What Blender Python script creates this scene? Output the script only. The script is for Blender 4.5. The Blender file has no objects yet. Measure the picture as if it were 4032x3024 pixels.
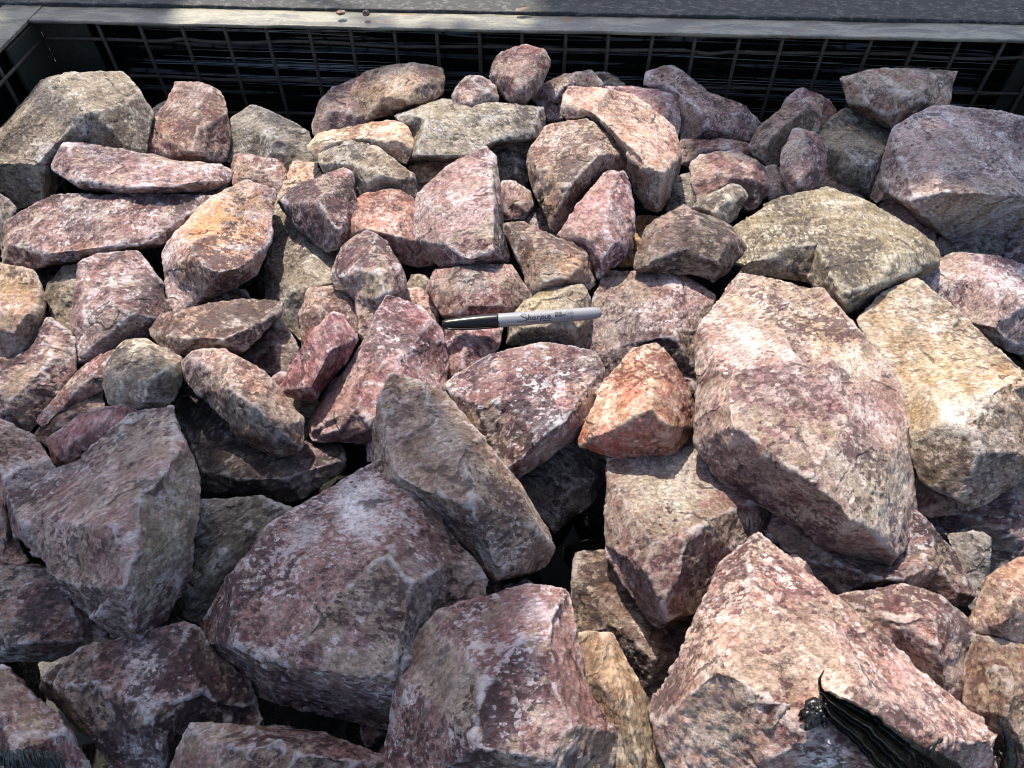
import bpy, bmesh, math, random
import numpy as np
from mathutils import Vector, Matrix
from mathutils.geometry import delaunay_2d_cdt
from mathutils.bvhtree import BVHTree

# ------------------------------------------------------------------ camera, sky, sun, exposure
scn = bpy.context.scene
C = scn.collection
FPX = 2933.0; CX, CY = 2016.0, 1512.0
HC = .47
PITCH = math.radians(50.6)
cam_d = bpy.data.cameras.new('camera'); cam = bpy.data.objects.new('camera', cam_d); C.objects.link(cam)
cam_d.sensor_width = 36; cam_d.lens = 36*FPX/4032; cam_d.clip_start = .01; cam_d.clip_end = 200
cam.location = (0, 0, HC); cam.rotation_euler = (math.pi/2-PITCH, 0, 0)
scn.camera = cam
CF = Vector((0, math.cos(PITCH), -math.sin(PITCH))); CU = Vector((0, math.sin(PITCH), math.cos(PITCH))); CO = Vector((0, 0, HC))

SUN_EL, SUN_AZ = 58.0, -19.0        # elevation; azimuth from straight ahead (+y), negative = to the left
SUN_DIR = Vector((math.sin(math.radians(SUN_AZ))*math.cos(math.radians(SUN_EL)), math.cos(math.radians(SUN_AZ))*math.cos(math.radians(SUN_EL)), math.sin(math.radians(SUN_EL))))
world = bpy.data.worlds.new('World'); scn.world = world; world.use_nodes = True
nt = world.node_tree; bg = nt.nodes['Background']
sky = nt.nodes.new('ShaderNodeTexSky'); sky.sky_type = 'NISHITA'; sky.sun_disc = False
sky.sun_elevation = math.radians(SUN_EL); sky.sun_rotation = math.radians(SUN_AZ)
sky.dust_density = 2.2; sky.ozone_density = .6
nt.links.new(sky.outputs[0], bg.inputs[0]); bg.inputs[1].default_value = .15
sl = bpy.data.lights.new('sun', 'SUN'); sl.energy = 4.6; sl.angle = math.radians(.53); sl.color = (1, .92, .79)
so = bpy.data.objects.new('sun', sl); C.objects.link(so); so.rotation_euler = SUN_DIR.to_track_quat('Z', 'Y').to_euler()
scn.view_settings.view_transform = 'Standard'; scn.view_settings.look = 'None'
scn.view_settings.exposure = .93; scn.view_settings.gamma = 1
scn.view_settings.use_curve_mapping = False
scn.cycles.filter_width = 1.05; scn.cycles.max_bounces = 6; scn.cycles.diffuse_bounces = 3; scn.cycles.glossy_bounces = 2; scn.cycles.transmission_bounces = 4

# ------------------------------------------------------------------ helpers
def P(u, v, D):                       # point seen at view pixel (u, v) of the 4032-wide frame, D metres along the view axis
    return CO + Vector((1, 0, 0))*((u-CX)/FPX*D) + CU*((CY-v)/FPX*D) + CF*D
def Dplane(v, z=0.0):                 # distance of the level plane z along the view axis
    return (HC-z)/(math.sin(PITCH)-math.cos(PITCH)*(CY-v)/FPX)
def Dpile(v):
    d = Dplane(v)
    return min(d, .70+.30*(1-math.exp(-(d-.70)/.30))) if d > .70 else d
def tag(o, label=None, cat=None, group=None, kind=None):
    if label: o['label'] = label
    if cat: o['category'] = cat
    if group: o['group'] = group
    if kind: o['kind'] = kind
    return o
def empty(name, loc=(0, 0, 0)):
    o = bpy.data.objects.new(name, None); o.location = loc; o.empty_display_size = .02; C.objects.link(o); return o
def link_mesh(name, me, mat, parent=None):
    o = bpy.data.objects.new(name, me); C.objects.link(o)
    if mat: me.materials.append(mat)
    if parent:
        o.parent = parent; o.matrix_parent_inverse = Matrix.Identity(4)
    return o
def bm_obj(name, bm, mat, parent=None, smooth=False):
    me = bpy.data.meshes.new(name); bm.normal_update(); bm.to_mesh(me); bm.free()
    if smooth:
        me.polygons.foreach_set('use_smooth', [True]*len(me.polygons))
    return link_mesh(name, me, mat, parent)
def add_box(bm, c, ax, ay, az, bevel=0):   # centre and three half-axis vectors
    c = Vector(c); ax, ay, az = Vector(ax), Vector(ay), Vector(az)
    vs = [bm.verts.new(c+ax*i+ay*j+az*k) for i in (-1, 1) for j in (-1, 1) for k in (-1, 1)]
    fs = [bm.faces.new([vs[i] for i in q]) for q in ((0, 1, 3, 2), (4, 6, 7, 5), (0, 4, 5, 1), (2, 3, 7, 6), (0, 2, 6, 4), (1, 5, 7, 3))]
    bmesh.ops.recalc_face_normals(bm, faces=fs)
    if bevel:
        es = list({e for f in fs for e in f.edges})
        bmesh.ops.bevel(bm, geom=es, offset=bevel, segments=2, affect='EDGES', profile=.5)
def add_tube(bm, pts, rad, seg=8, cap=True):
    pts = [Vector(p) for p in pts]; n = len(pts)
    if not hasattr(rad, '__len__'): rad = [rad]*n
    rings = []; ref = None
    for i, p in enumerate(pts):
        t = (pts[min(i+1, n-1)]-pts[max(i-1, 0)]).normalized()
        if ref is None: ref = t.orthogonal().normalized()
        a = (ref-t*ref.dot(t)).normalized(); ref = a; b = t.cross(a)
        rings.append([bm.verts.new(p+(a*math.cos(2*math.pi*k/seg)+b*math.sin(2*math.pi*k/seg))*rad[i]) for k in range(seg)])
    for r0, r1 in zip(rings, rings[1:]):
        for k in range(seg): bm.faces.new((r0[k], r0[(k+1) % seg], r1[(k+1) % seg], r1[k]))
    if cap: bm.faces.new(rings[0][::-1]); bm.faces.new(rings[-1])

# vectorised noise on numpy arrays
def _hash(ix, iy, iz, s):
    h = (ix.astype(np.int64)*374761393 + iy.astype(np.int64)*668265263 + iz.astype(np.int64)*2147483647 + s*1274126177) & 0xffffffff
    h = ((h ^ (h >> 13))*1274126177) & 0xffffffff
    h = ((h ^ (h >> 16))*2246822519) & 0xffffffff
    return ((h ^ (h >> 15)) & 0xffffff).astype(np.float64)/0xffffff
def vnoise(p, s=0):
    i = np.floor(p); f = p-i; f = f*f*f*(f*(f*6-15)+10); i = i.astype(np.int64); r = 0
    for dx in (0, 1):
        for dy in (0, 1):
            for dz in (0, 1):
                w = (f[:, 0] if dx else 1-f[:, 0])*(f[:, 1] if dy else 1-f[:, 1])*(f[:, 2] if dz else 1-f[:, 2])
                r = r + w*_hash(i[:, 0]+dx, i[:, 1]+dy, i[:, 2]+dz, s)
    return r*2-1
def fbm(p, oct=4, s=0, gain=.5):
    r = 0; a = 1; t = 0
    for o in range(oct): r = r+a*vnoise(p*(2.03**o)+o*17.3, s+o); t += a; a *= gain
    return r/t
def chips(p, s=0, slope=.8):          # continuous field of small tilted fracture planes
    i = np.floor(p).astype(np.int64); best = np.full(len(p), -1e9)
    for dx in (-1, 0, 1):
        for dy in (-1, 0, 1):
            for dz in (-1, 0, 1):
                c = i+np.array((dx, dy, dz)); h = [_hash(c[:, 0], c[:, 1], c[:, 2], s+k) for k in range(6)]
                q = p-(c+np.stack(h[:3], 1)); g = np.stack(h[3:], 1)*2-1
                best = np.maximum(best, (q*g).sum(1)*slope-(q*q).sum(1)*.6)
    return best

# ------------------------------------------------------------------ material toolkit
class M:
    def __init__(self, name):
        self.m = bpy.data.materials.new(name); self.m.use_nodes = True; self.t = self.m.node_tree
        self.b = self.t.nodes['Principled BSDF']; self.N = self.t.nodes; self.L = self.t.links
    def n(self, typ, **kw):
        x = self.N.new('ShaderNode'+typ)
        for k, v in kw.items(): setattr(x, k, v)
        return x
    def s(self, sock, v):
        if hasattr(v, 'is_output') or isinstance(v, bpy.types.NodeSocket): self.L.new(v, sock)
        elif isinstance(v, (tuple, list)) and len(v) == 3 and sock.type == 'RGBA': sock.default_value = (*v, 1)
        else: sock.default_value = v
    def noise(self, vec, scale, detail=4, rough=.6, dist=0):
        x = self.n('TexNoise'); self.s(x.inputs['Vector'], vec); x.inputs['Scale'].default_value = scale
        x.inputs['Detail'].default_value = detail; x.inputs['Roughness'].default_value = rough; x.inputs['Distortion'].default_value = dist
        return x.outputs[0]
    def ramp(self, f, a, b, lo=0., hi=1.):
        x = self.n('MapRange', interpolation_type='SMOOTHSTEP'); self.s(x.inputs[0], f)
        for k, v in zip((1, 2, 3, 4), (a, b, lo, hi)): self.s(x.inputs[k], v)
        return x.outputs[0]
    def math(self, op, a, b=0., clamp=False):
        x = self.n('Math', operation=op, use_clamp=clamp); self.s(x.inputs[0], a); self.s(x.inputs[1], b); return x.outputs[0]
    def mix(self, f, a, b, blend='MIX'):
        x = self.n('Mix', data_type='RGBA', blend_type=blend); self.s(x.inputs[0], f); self.s(x.inputs[6], a); self.s(x.inputs[7], b); return x.outputs[2]
    def bump(self, h, dist, strength=1., nrm=None):
        x = self.n('Bump'); self.s(x.inputs['Height'], h); x.inputs['Distance'].default_value = dist; x.inputs['Strength'].default_value = strength
        if nrm: self.L.new(nrm, x.inputs['Normal'])
        return x.outputs[0]

def rock_material(name, A, B, Cc, pale=.5, dark=.5, fol=.5, tan=.35):
    A = (A[0]*.98, A[1]*.90, A[2]*.80); B = (B[0]*.90, B[1]*.82, B[2]*.76); Cc = (Cc[0]*.98, Cc[1]*.96, Cc[2]*.92); tan = min(1, tan*1.5+.05)
    m = M(name)
    tc = m.n('TexCoord'); oi = m.n('ObjectInfo'); rnd = oi.outputs['Random']
    off = m.n('CombineXYZ'); m.s(off.inputs[0], m.math('MULTIPLY', rnd, 37.)); m.s(off.inputs[1], m.math('MULTIPLY', rnd, 91.3)); m.s(off.inputs[2], m.math('MULTIPLY', rnd, 53.7))
    add = m.n('VectorMath', operation='ADD'); m.L.new(tc.outputs['Object'], add.inputs[0]); m.L.new(off.outputs[0], add.inputs[1])
    rot = m.n('VectorRotate', rotation_type='EULER_XYZ'); m.L.new(tc.outputs['Object'], rot.inputs[0]); m.L.new(off.outputs[0], rot.inputs['Rotation'])
    mp = m.n('Mapping'); m.L.new(rot.outputs[0], mp.inputs[0]); mp.inputs['Scale'].default_value = (1, 1, fol)
    v0 = add.outputs[0]; add2 = m.n('VectorMath', operation='ADD'); m.L.new(mp.outputs[0], add2.inputs[0]); m.L.new(off.outputs[0], add2.inputs[1]); v = add2.outputs[0]
    # big colour zones, clustered mineral blotches, fine crystals
    def thr(f, t, w=.03):             # soft step whose threshold is itself a noise
        x = m.n('MapRange', interpolation_type='SMOOTHSTEP'); m.s(x.inputs[0], f); m.s(x.inputs[1], m.math('SUBTRACT', t, w)); m.s(x.inputs[2], m.math('ADD', t, w)); return x.outputs[0]
    def shift(c, z, k): return m.math('ADD', c, m.math('MULTIPLY', m.math('SUBTRACT', z, .5), k))
    vp = m.n('VectorMath', operation='MULTIPLY_ADD'); nv_ = m.n('TexNoise'); m.L.new(v, nv_.inputs['Vector']); nv_.inputs['Scale'].default_value = 600; nv_.inputs['Detail'].default_value = 3
    m.L.new(nv_.outputs['Color'], vp.inputs[0]); vp.inputs[1].default_value = (.0022, .0022, .0022); m.L.new(v, vp.inputs[2])
    vo = m.n('TexVoronoi'); m.L.new(vp.outputs[0], vo.inputs['Vector']); vo.inputs['Scale'].default_value = 400; vo.inputs['Randomness'].default_value = 1
    sep = m.n('SeparateColor'); m.L.new(vo.outputs['Color'], sep.inputs[0])
    gx = m.n('Mix', data_type='VECTOR'); gx.inputs[0].default_value = .78; m.L.new(v, gx.inputs[4]); m.L.new(vo.outputs['Position'], gx.inputs[5]); vg = gx.outputs[1]
    zone = m.noise(v0, 15, 4, .6, .5); zone2 = m.noise(v0, 33, 4, .6, .6); zone3 = m.noise(v0, 27, 4, .62, .4)
    med = m.noise(vg, 120, 7, .72, .25); fine = m.noise(v, 420, 5, .8, .3)
    fa = m.n('Attribute', attribute_name='facet').outputs['Fac']; fb = m.n('Attribute', attribute_name='facet2').outputs['Fac']
    zone = m.math('ADD', zone, m.math('MULTIPLY', m.math('SUBTRACT', fa, .5), .16)); zone2 = m.math('ADD', zone2, m.math('MULTIPLY', m.math('SUBTRACT', fb, .5), .30)); zone3 = m.math('ADD', zone3, m.math('MULTIPLY', m.math('SUBTRACT', fb, .5), -.22))
    w1 = thr(med, shift(.485, zone, -.7), .045)
    col = m.mix(w1, B, A)
    tanc = (A[0]*.42+.180, A[1]*.42+.148, A[2]*.42+.110)
    tw = m.math('MULTIPLY', thr(m.noise(vg, 60, 8, .75, .3), shift(.53, zone2, -.9), .05), min(1, tan*1.5))
    col = m.mix(tw, col, tanc)
    at = m.n('Attribute', attribute_name='stain'); sw = m.n('Attribute', attribute_name='stain_light_w')
    w = m.math('MULTIPLY', sw.outputs['Fac'], m.ramp(m.noise(vg, 130, 7, .75, .2), .38, .56, .5, 1.))
    col = m.mix(w, col, at.outputs['Color'])
    hv = m.n('HueSaturation'); m.s(hv.inputs['Value'], m.math('MULTIPLY', m.ramp(sep.outputs[0], 0., 1., .82, 1.18), m.ramp(fine, .3, .7, .45, 1.48))); m.s(hv.inputs['Color'], col)
    col = hv.outputs[0]
    # pale crushed crystals in clusters, and dark mineral flecks
    pn = m.noise(vg, 350, 5, .82, .15)
    pw = thr(pn, shift(.635-.05*pale, zone3, -.5), .03)
    col = m.mix(m.math('MULTIPLY', pw, .68), col, Cc)
    dn = m.noise(vg, 230, 6, .78, .15)
    dw = thr(dn, shift(.598-.05*dark, zone, .75), .03)
    col = m.mix(m.math('MULTIPLY', dw, .9), col, (B[0]*.40, B[1]*.36, B[2]*.38))
    # bedding bands, thin pale veins and hairline cracks
    mb_ = m.n('Mapping'); m.L.new(v, mb_.inputs[0]); mb_.inputs['Scale'].default_value = (1, .35, 2.6)
    band = m.noise(mb_.outputs[0], 42, 5, .6, .5)
    hb = m.n('HueSaturation'); m.s(hb.inputs['Value'], m.ramp(band, .32, .68, .70, 1.26)); m.s(hb.inputs['Saturation'], m.ramp(band, .32, .68, 1.22, .82)); m.s(hb.inputs['Color'], col); col = hb.outputs[0]
    wv = m.n('VectorMath', operation='MULTIPLY_ADD'); nw = m.n('TexNoise'); m.L.new(v0, nw.inputs['Vector']); nw.inputs['Scale'].default_value = 45; nw.inputs['Detail'].default_value = 5
    m.L.new(nw.outputs['Color'], wv.inputs[0]); wv.inputs[1].default_value = (.03, .03, .03); m.L.new(v0, wv.inputs[2])
    vc = m.n('TexVoronoi', feature='DISTANCE_TO_EDGE'); m.L.new(wv.outputs[0], vc.inputs['Vector']); vc.inputs['Scale'].default_value = 19
    crack = m.math('MULTIPLY', m.ramp(vc.outputs['Distance'], .010, .035, 1., 0.), m.ramp(m.noise(v0, 31, 3), .52, .60))
    vein = m.math('MULTIPLY', m.ramp(vc.outputs['Distance'], .02, .11, 1., 0.), m.ramp(m.noise(v0, 25, 4, .65), .46, .36))
    col = m.mix(m.math('MULTIPLY', vein, m.ramp(pn, .42, .56, .1, .75)), col, Cc)
    col = m.mix(m.math('MULTIPLY', crack, .75), col, (B[0]*.25, B[1]*.25, B[2]*.25))
    bloom = m.math('MULTIPLY', m.ramp(m.noise(v0, 22, 6, .72, .3), .50, .72), m.math('MULTIPLY', m.ramp(fine, .35, .6), .42*min(1.2, pale)))
    col = m.mix(bloom, col, (Cc[0]*.85, Cc[1]*.87, Cc[2]*.92))
    # bruised, frosted ridges
    ed = m.n('Attribute', attribute_name='edge')
    ew = m.math('MULTIPLY', m.ramp(ed.outputs['Fac'], .12, .6), m.ramp(m.noise(v0, 110, 6, .7), .36, .60), clamp=True)
    col = m.mix(m.math('MULTIPLY', ew, .7), col, Cc)
    hs = m.n('HueSaturation'); m.s(hs.inputs['Value'], m.ramp(rnd, 0., 1., .88, 1.08)); m.s(hs.inputs['Color'], col)
    m.s(m.b.inputs['Base Color'], hs.outputs[0])
    m.s(m.b.inputs['Roughness'], m.ramp(sep.outputs[2], 0., 1., .30, .80))
    m.b.inputs['Specular IOR Level'].default_value = .5
    h = m.math('ADD', m.math('MULTIPLY', m.noise(v, 150, 8, .74, .4), 1.), m.math('MULTIPLY', fine, .35)); h = m.math('SUBTRACT', h, m.math('MULTIPLY', crack, .45))
    nb = m.bump(h, .0045, .9)
    m.L.new(nb, m.b.inputs['Normal'])
    return m.m

PAL = {  # main, dark blotch, pale crystal, pale amount, dark amount, grain stretch, tan share
 'purple': ((.27, .165, .165), (.125, .060, .068), (.60, .55, .58), .55, .5, .6, .5),
 'purple2': ((.27, .165, .165), (.14, .065, .075), (.60, .54, .55), .5, .5, .7, .4),
 'purplepale': ((.33, .22, .225), (.17, .09, .10), (.62, .57, .60), .8, .4, .6, .5),
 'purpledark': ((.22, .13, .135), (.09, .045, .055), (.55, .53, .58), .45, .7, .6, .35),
 'mauve': ((.34, .19, .205), (.19, .085, .10), (.64, .57, .62), .75, .3, .6, .2),
 'lavender': ((.42, .31, .32), (.24, .15, .165), (.70, .66, .70), 1.1, .4, .7, .25),
 'pink': ((.42, .26, .24), (.26, .13, .12), (.66, .57, .54), .7, .3, .7, .35),
 'pinkdull': ((.33, .20, .19), (.19, .095, .095), (.58, .52, .51), .5, .4, .7, .45),
 'pinkbrown': ((.34, .22, .19), (.19, .11, .09), (.60, .53, .50), .5, .5, .55, .6),
 'pinkpale': ((.50, .33, .28), (.36, .20, .18), (.70, .60, .54), .8, .15, .6, .35),
 'slabpink': ((.40, .27, .25), (.24, .13, .135), (.62, .54, .51), .6, .4, .55, .5),
 'slabpink2': ((.40, .26, .245), (.20, .11, .115), (.66, .57, .54), .9, .8, .7, .4),
 'salmon': ((.46, .25, .215), (.31, .14, .125), (.66, .55, .50), .55, .3, .7, .25),
 'peach': ((.66, .46, .33), (.50, .29, .20), (.74, .62, .48), .7, .2, .6, .5),
 'peachdull': ((.46, .30, .24), (.28, .15, .12), (.68, .56, .48), .6, .5, .6, .4),
 'red': ((.50, .27, .19), (.38, .13, .095), (.72, .58, .46), .55, .2, .7, .3),
 'plum': ((.33, .15, .17), (.20, .065, .08), (.58, .47, .50), .45, .3, .4, .15),
 'maroon': ((.27, .14, .135), (.14, .05, .05), (.55, .50, .50), .5, .5, .7, .35),
 'tan': ((.265, .215, .175), (.175, .14, .115), (.62, .57, .50), .45, .45, .6, .5),
 'brown': ((.30, .215, .18), (.19, .125, .11), (.56, .52, .50), .45, .4, .6, .5),
 'olive': ((.275, .235, .165), (.17, .14, .10), (.58, .54, .46), .5, .45, .6, .6),
 'golden': ((.34, .26, .185), (.24, .175, .125), (.56, .52, .47), .6, .35, .6, .5),
 'ochre': ((.38, .275, .20), (.25, .165, .115), (.60, .51, .40), .5, .4, .5, .6),
 'orange': ((.45, .25, .11), (.30, .15, .06), (.6, .48, .36), .4, .3, .6, .3),
 'rust': ((.32, .19, .135), (.22, .12, .08), (.55, .42, .34), .4, .3, .8, .5),
 'rust2': ((.32, .20, .15), (.17, .09, .07), (.56, .47, .42), .5, .5, .6, .6),
 'rustdark': ((.20, .125, .10), (.11, .06, .05), (.42, .36, .34), .3, .5, .6, .4),
 'grey': ((.24, .22, .20), (.13, .12, .115), (.52, .50, .49), .5, .6, .6, .35),
 'greygreen': ((.25, .235, .195), (.14, .125, .105), (.56, .55, .54), .6, .6, .4, .35),
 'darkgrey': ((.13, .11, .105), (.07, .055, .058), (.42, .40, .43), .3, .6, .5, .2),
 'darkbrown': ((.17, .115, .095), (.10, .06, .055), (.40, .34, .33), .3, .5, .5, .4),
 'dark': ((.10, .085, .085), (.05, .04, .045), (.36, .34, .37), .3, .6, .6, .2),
}
MATS = {}
def rockmat(p):
    if p not in MATS: MATS[p] = rock_material('stone_'+p, *PAL[p])
    return MATS[p]

# ------------------------------------------------------------------ the stones, surveyed one by one
# tile offsets: coordinates below are pixels of the 4032x3024 view the pile was surveyed from
TILE={'A':(0,0),'B':(1820,0),'C':(0,1365),'D':(1820,1365)}
ROCKS=[]
def R(tile,label,pal,lev,outline,inner,stains_light=(),k=.55,thick=1.0,**kw):
    ROCKS.append(dict(tile=tile,label=label,pal=pal,lev=lev,outline=outline,inner=inner,stains_light=stains_light,k=k,thick=thick,**kw))
ORG=(.56,.28,.13);RED=(.62,.16,.12);WHT=(.78,.75,.76);TAN=(.40,.32,.22);PEA=(.66,.42,.30);GRY=(.22,.21,.21);DRK=(.10,.07,.07);MAR=(.24,.10,.11)
# ---------------------------------------------------------------- back rows, left half
R('A','big tan boulder in the back left corner with a white frosted ridge','tan',1,
 "-60,560 0,600 20,500 60,440 150,350 190,310 290,282 400,290 490,288 520,310 560,370 580,420 605,465 592,540 583,620 500,650 350,650 240,640 230,740 215,800 130,800 60,830 0,800 -60,760",
 "445,300,70 360,425,130 210,570,130 150,640,110 0,635,110 -50,640,80|500,450,90|470,560,80|100,480,80|190,740,50",
 [(330,500,40,WHT,.6),(200,620,60,WHT,.55),(60,720,90,DRK,.35)])  # last entry paints shade on the face turned downward
R('A','tall upright stone with shade painted on its top beside the back left boulder','pink',1,
 "680,325 780,322 860,350 890,400 900,480 905,560 880,645 780,650 585,615 582,520 590,490 640,430 665,390",
 "640,440,40 770,410,70 865,420,40|770,500,90 760,600,90|620,540,50",[(780,360,80,DRK,.55),(860,500,60,DRK,.4)])  # first dark entry paints the shadow across the top
R('A','flat tapering slab tilted over the long slab on the left','purplepale',3,
 "262,552 330,560 420,582 560,612 700,632 820,640 880,650 912,675 905,710 850,735 780,750 700,755 560,775 500,770 430,755 330,742 250,715 212,660 225,600",
 "270,650,50 320,715,60 480,745,70 680,735,60 860,705,35|420,650,55 620,685,60|880,675,15",[],.8)
R('A','long low slab lying under the tapering slab at the left edge','purple',2,
 "205,768 330,775 460,770 600,762 760,770 840,760 860,775 780,830 720,860 655,960 560,985 430,1005 250,1045 130,1065 40,1050 10,1030 12,960 45,860 70,840 130,810",
 "60,960,60 200,1000,95 420,970,90 600,945,60|360,850,60 480,900,75|120,880,50",[(330,840,90,GRY,.4),(200,1030,60,ORG,.35),(330,1000,60,ORG,.3)],.8)
R('A','stone with a flat orange face in the upper left, pointed at its top','purplepale',3,
 "980,712 1085,740 1092,770 1075,830 1070,900 1045,1010 1000,1080 920,1130 860,1145 780,1190 700,1230 665,1235 655,1190 650,1080 640,1010 660,950 740,860 800,800 850,765 910,735",
 "715,890,60 740,960,110 750,1020,125 850,1070,125 960,1045,90 1040,985,40|900,880,60",[(860,880,190,ORG,1.0),(960,800,90,TAN,.5),(950,960,90,PEA,.5)],.8)
R('A','small pink block leaning behind the orange faced stone','pink',1,
 "925,602 1000,612 1090,632 1125,665 1130,700 1095,800 1040,790 980,760 915,735 912,660","1000,650,40 1070,700,30|980,700,30",[])
R('A','long pale stone standing on end, painted sunlit peach on top and shaded grey below, behind the mauve wedge','tan',0,
 "1160,630 1260,645 1290,690 1250,720 1300,800 1350,900 1400,980 1340,1010 1320,1120 1300,1200 1230,1300 1180,1350 1120,1290 1030,1190 1040,1090 1065,950 1075,830 1095,790 1110,720 1140,670",
 "1050,1075,40 1180,1150,90 1310,1110,60|1160,800,40 1200,950,70",[(1190,700,110,PEA,.9),(1120,1200,90,GRY,.6),(1180,980,120,GRY,.3)],.8)  # peach entry paints sunlight, grey entries paint shade below
R('A','mauve wedge stone with a rounded tip, right of the pale standing stone','purple',3,
 "1345,662 1385,680 1398,720 1395,790 1400,850 1375,950 1330,985 1290,998 1230,950 1160,880 1110,820 1095,785 1160,740 1250,705 1300,685",
 "1350,720,60 1250,790,100 1170,800,60|1330,900,80",[(1370,700,50,(.5,.26,.24),.5)])
R('A','brightly sunlit peach stone in front of the long grey block','peach',3,
 "1260,528 1380,505 1480,485 1580,478 1610,510 1628,550 1625,600 1600,650 1540,625 1450,590 1380,575 1310,600 1260,640 1215,600 1210,575",
 "1300,560,50 1450,545,60 1570,560,60",[],.9)
R('A','brown speckled stone between the sunlit peach stone and the salmon stone','tan',3,
 "1380,558 1440,565 1500,600 1580,640 1640,700 1655,770 1600,785 1500,770 1430,780 1398,790 1385,700 1350,662 1290,690 1262,650 1260,610 1310,590",
 "1340,640,50 1400,640,60 1500,680,80 1580,710,60|1450,730,50",[(1350,600,60,GRY,.4)])
R('A','small sunlit salmon stone wedged left of the tall triangular stone','peach',1,
 "1610,650 1700,625 1790,618 1812,630 1760,680 1690,715 1640,725 1650,690 1605,660","1700,665,25",[],.9)
R('A','tiny sunlit chip just under the small sunlit salmon stone','peach',0,
 "1640,705 1700,705 1700,740 1680,765 1645,775","1665,730,15",[])
R('A','salmon pink rounded stone left of the tall triangular stone','salmon',2,
 "1500,745 1560,745 1620,770 1680,820 1700,960 1710,1040 1640,1045 1570,1030 1500,990 1420,960 1370,950 1340,900 1338,850 1380,805 1440,765",
 "1370,860,50 1420,890,80 1500,910,100 1570,930,100 1670,960,60|1500,820,70|1600,840,60",[(1600,1000,80,MAR,.7),(1360,900,60,(.66,.3,.25),.5)])
R('A','round topped maroon stone with tan patches, below the salmon stone','purple',3,
 "1440,915 1490,925 1530,960 1565,1030 1592,1080 1590,1140 1570,1170 1500,1230 1440,1330 1410,1320 1405,1160 1370,1140 1310,1140 1305,1100 1320,1040 1350,980 1390,930",
 "1440,1000,70 1500,1080,100 1400,1070,70|1500,1160,80|1430,960,40",[(1500,1140,80,TAN,.4)])
R('A','tall triangular pinkish grey stone standing in the upper centre','purplepale',4,
 "1915,570 1945,610 1962,680 1970,780 1980,880 1998,980 1995,1035 1950,1045 1850,1060 1760,1055 1700,1010 1650,960 1630,900 1635,800 1660,750 1720,690 1800,640 1860,600",
 "1915,600,30 1930,680,80 1935,800,105 1945,960,110 1950,1010,90|1700,800,60 1730,960,80 1850,1020,100",[(1960,900,60,TAN,.6),(1950,700,40,TAN,.5)],.45)
R('A','long grey rectangular block lying near the back','grey',2,
 "1540,455 1620,430 1740,392 1850,400 2000,410 2130,415 2140,460 2145,520 2110,560 1990,560 1940,570 1900,600 1830,640 1810,650 1700,645 1610,640 1628,560 1600,500 1560,480",
 "1570,470,80 1700,464,90 1850,455,95 2000,440,95 2125,428,70|1640,610,75 1850,615,75 1950,560,80 2100,540,70",[(1800,540,160,TAN,.35)],.9)
R('A','brown stone with a flat rusty left face and dark right face, at the back','rust',2,
 "1430,285 1530,260 1600,250 1700,255 1740,265 1755,300 1745,360 1700,400 1620,420 1560,430 1500,470 1440,478 1400,420 1378,370 1390,330",
 "1635,262,30 1630,330,65 1615,410,60|1500,380,50|1480,300,30",[(1700,320,70,DRK,.55)])
R('A','dull purple stone behind the rusty faced one','purple',1,
 "1430,285 1420,310 1300,355 1260,400 1232,470 1230,530 1260,540 1380,515 1400,500 1450,488 1500,440 1470,330","1300,420,40 1380,460,40",[(1350,430,100,(.30,.19,.18),.5)])
R('A','small fist sized chip with a dark top, left on the grey block','pinkdull',4,
 "1850,300 1900,305 1950,335 1965,380 1962,415 1900,430 1820,440 1788,430 1783,370 1810,330","1800,365,25 1870,350,40 1940,360,25|1860,410,35",[(1880,325,50,GRY,.7),(1850,380,50,(.45,.27,.22),.5)])
R('A','red purple stone perched highest at the back against the mesh','maroon',4,
 "2010,190 2100,182 2150,200 2168,250 2140,320 2110,370 2080,405 2040,415 1980,385 1950,330 1925,300 1940,260 1960,220",
 "1960,300,40 2020,300,60 2080,260,50 2140,230,30|2050,350,60",[(2050,215,60,(.3,.1,.08),.5)])
R('B','dark purple stone right of the perched red stone at the back','purple',1,
 "500,275 530,300 560,350 450,350 400,400 400,470 330,480 310,415 270,385 300,340 400,300","420,320,40 350,380,40",[])
R('B','small brown lump at the back behind the long pink slab','tan',0,"520,285 590,295 640,330 650,360 540,360 520,320","590,325,25",[])
R('A','small dark stone half hidden between the two back left stones','dark',0,"600,430 650,400 680,400 650,440 600,490","640,440,15",[])
R('A','dark grey pyramid stone in the shade by the mesh, upper left','grey',0,
 "905,480 960,425 1000,415 1060,440 1130,470 1200,510 1228,545 1220,590 1260,640 1135,670 1130,690 1090,660 1000,630 925,620 915,650 880,640 905,560",
 "1000,500,50 1060,540,60 1120,530,50|980,470,30|1060,610,60",[(1080,600,80,DRK,.3)])
R('A','small tan stone right of the tip of the tall triangular stone','tan',1,
 "1960,528 2010,530 2060,555 2115,545 2100,600 2090,660 2085,710 2060,735 1965,715 1960,640 1925,575","2020,600,40 2030,660,40",[(2040,640,70,GRY,.5)])
R('A','small mauve stone right of the tall triangular stone','purple',1,
 "1970,715 2020,715 2070,740 2100,780 2105,820 2060,860 2020,872 1970,865","2010,780,30 2060,800,30",[])
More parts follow.
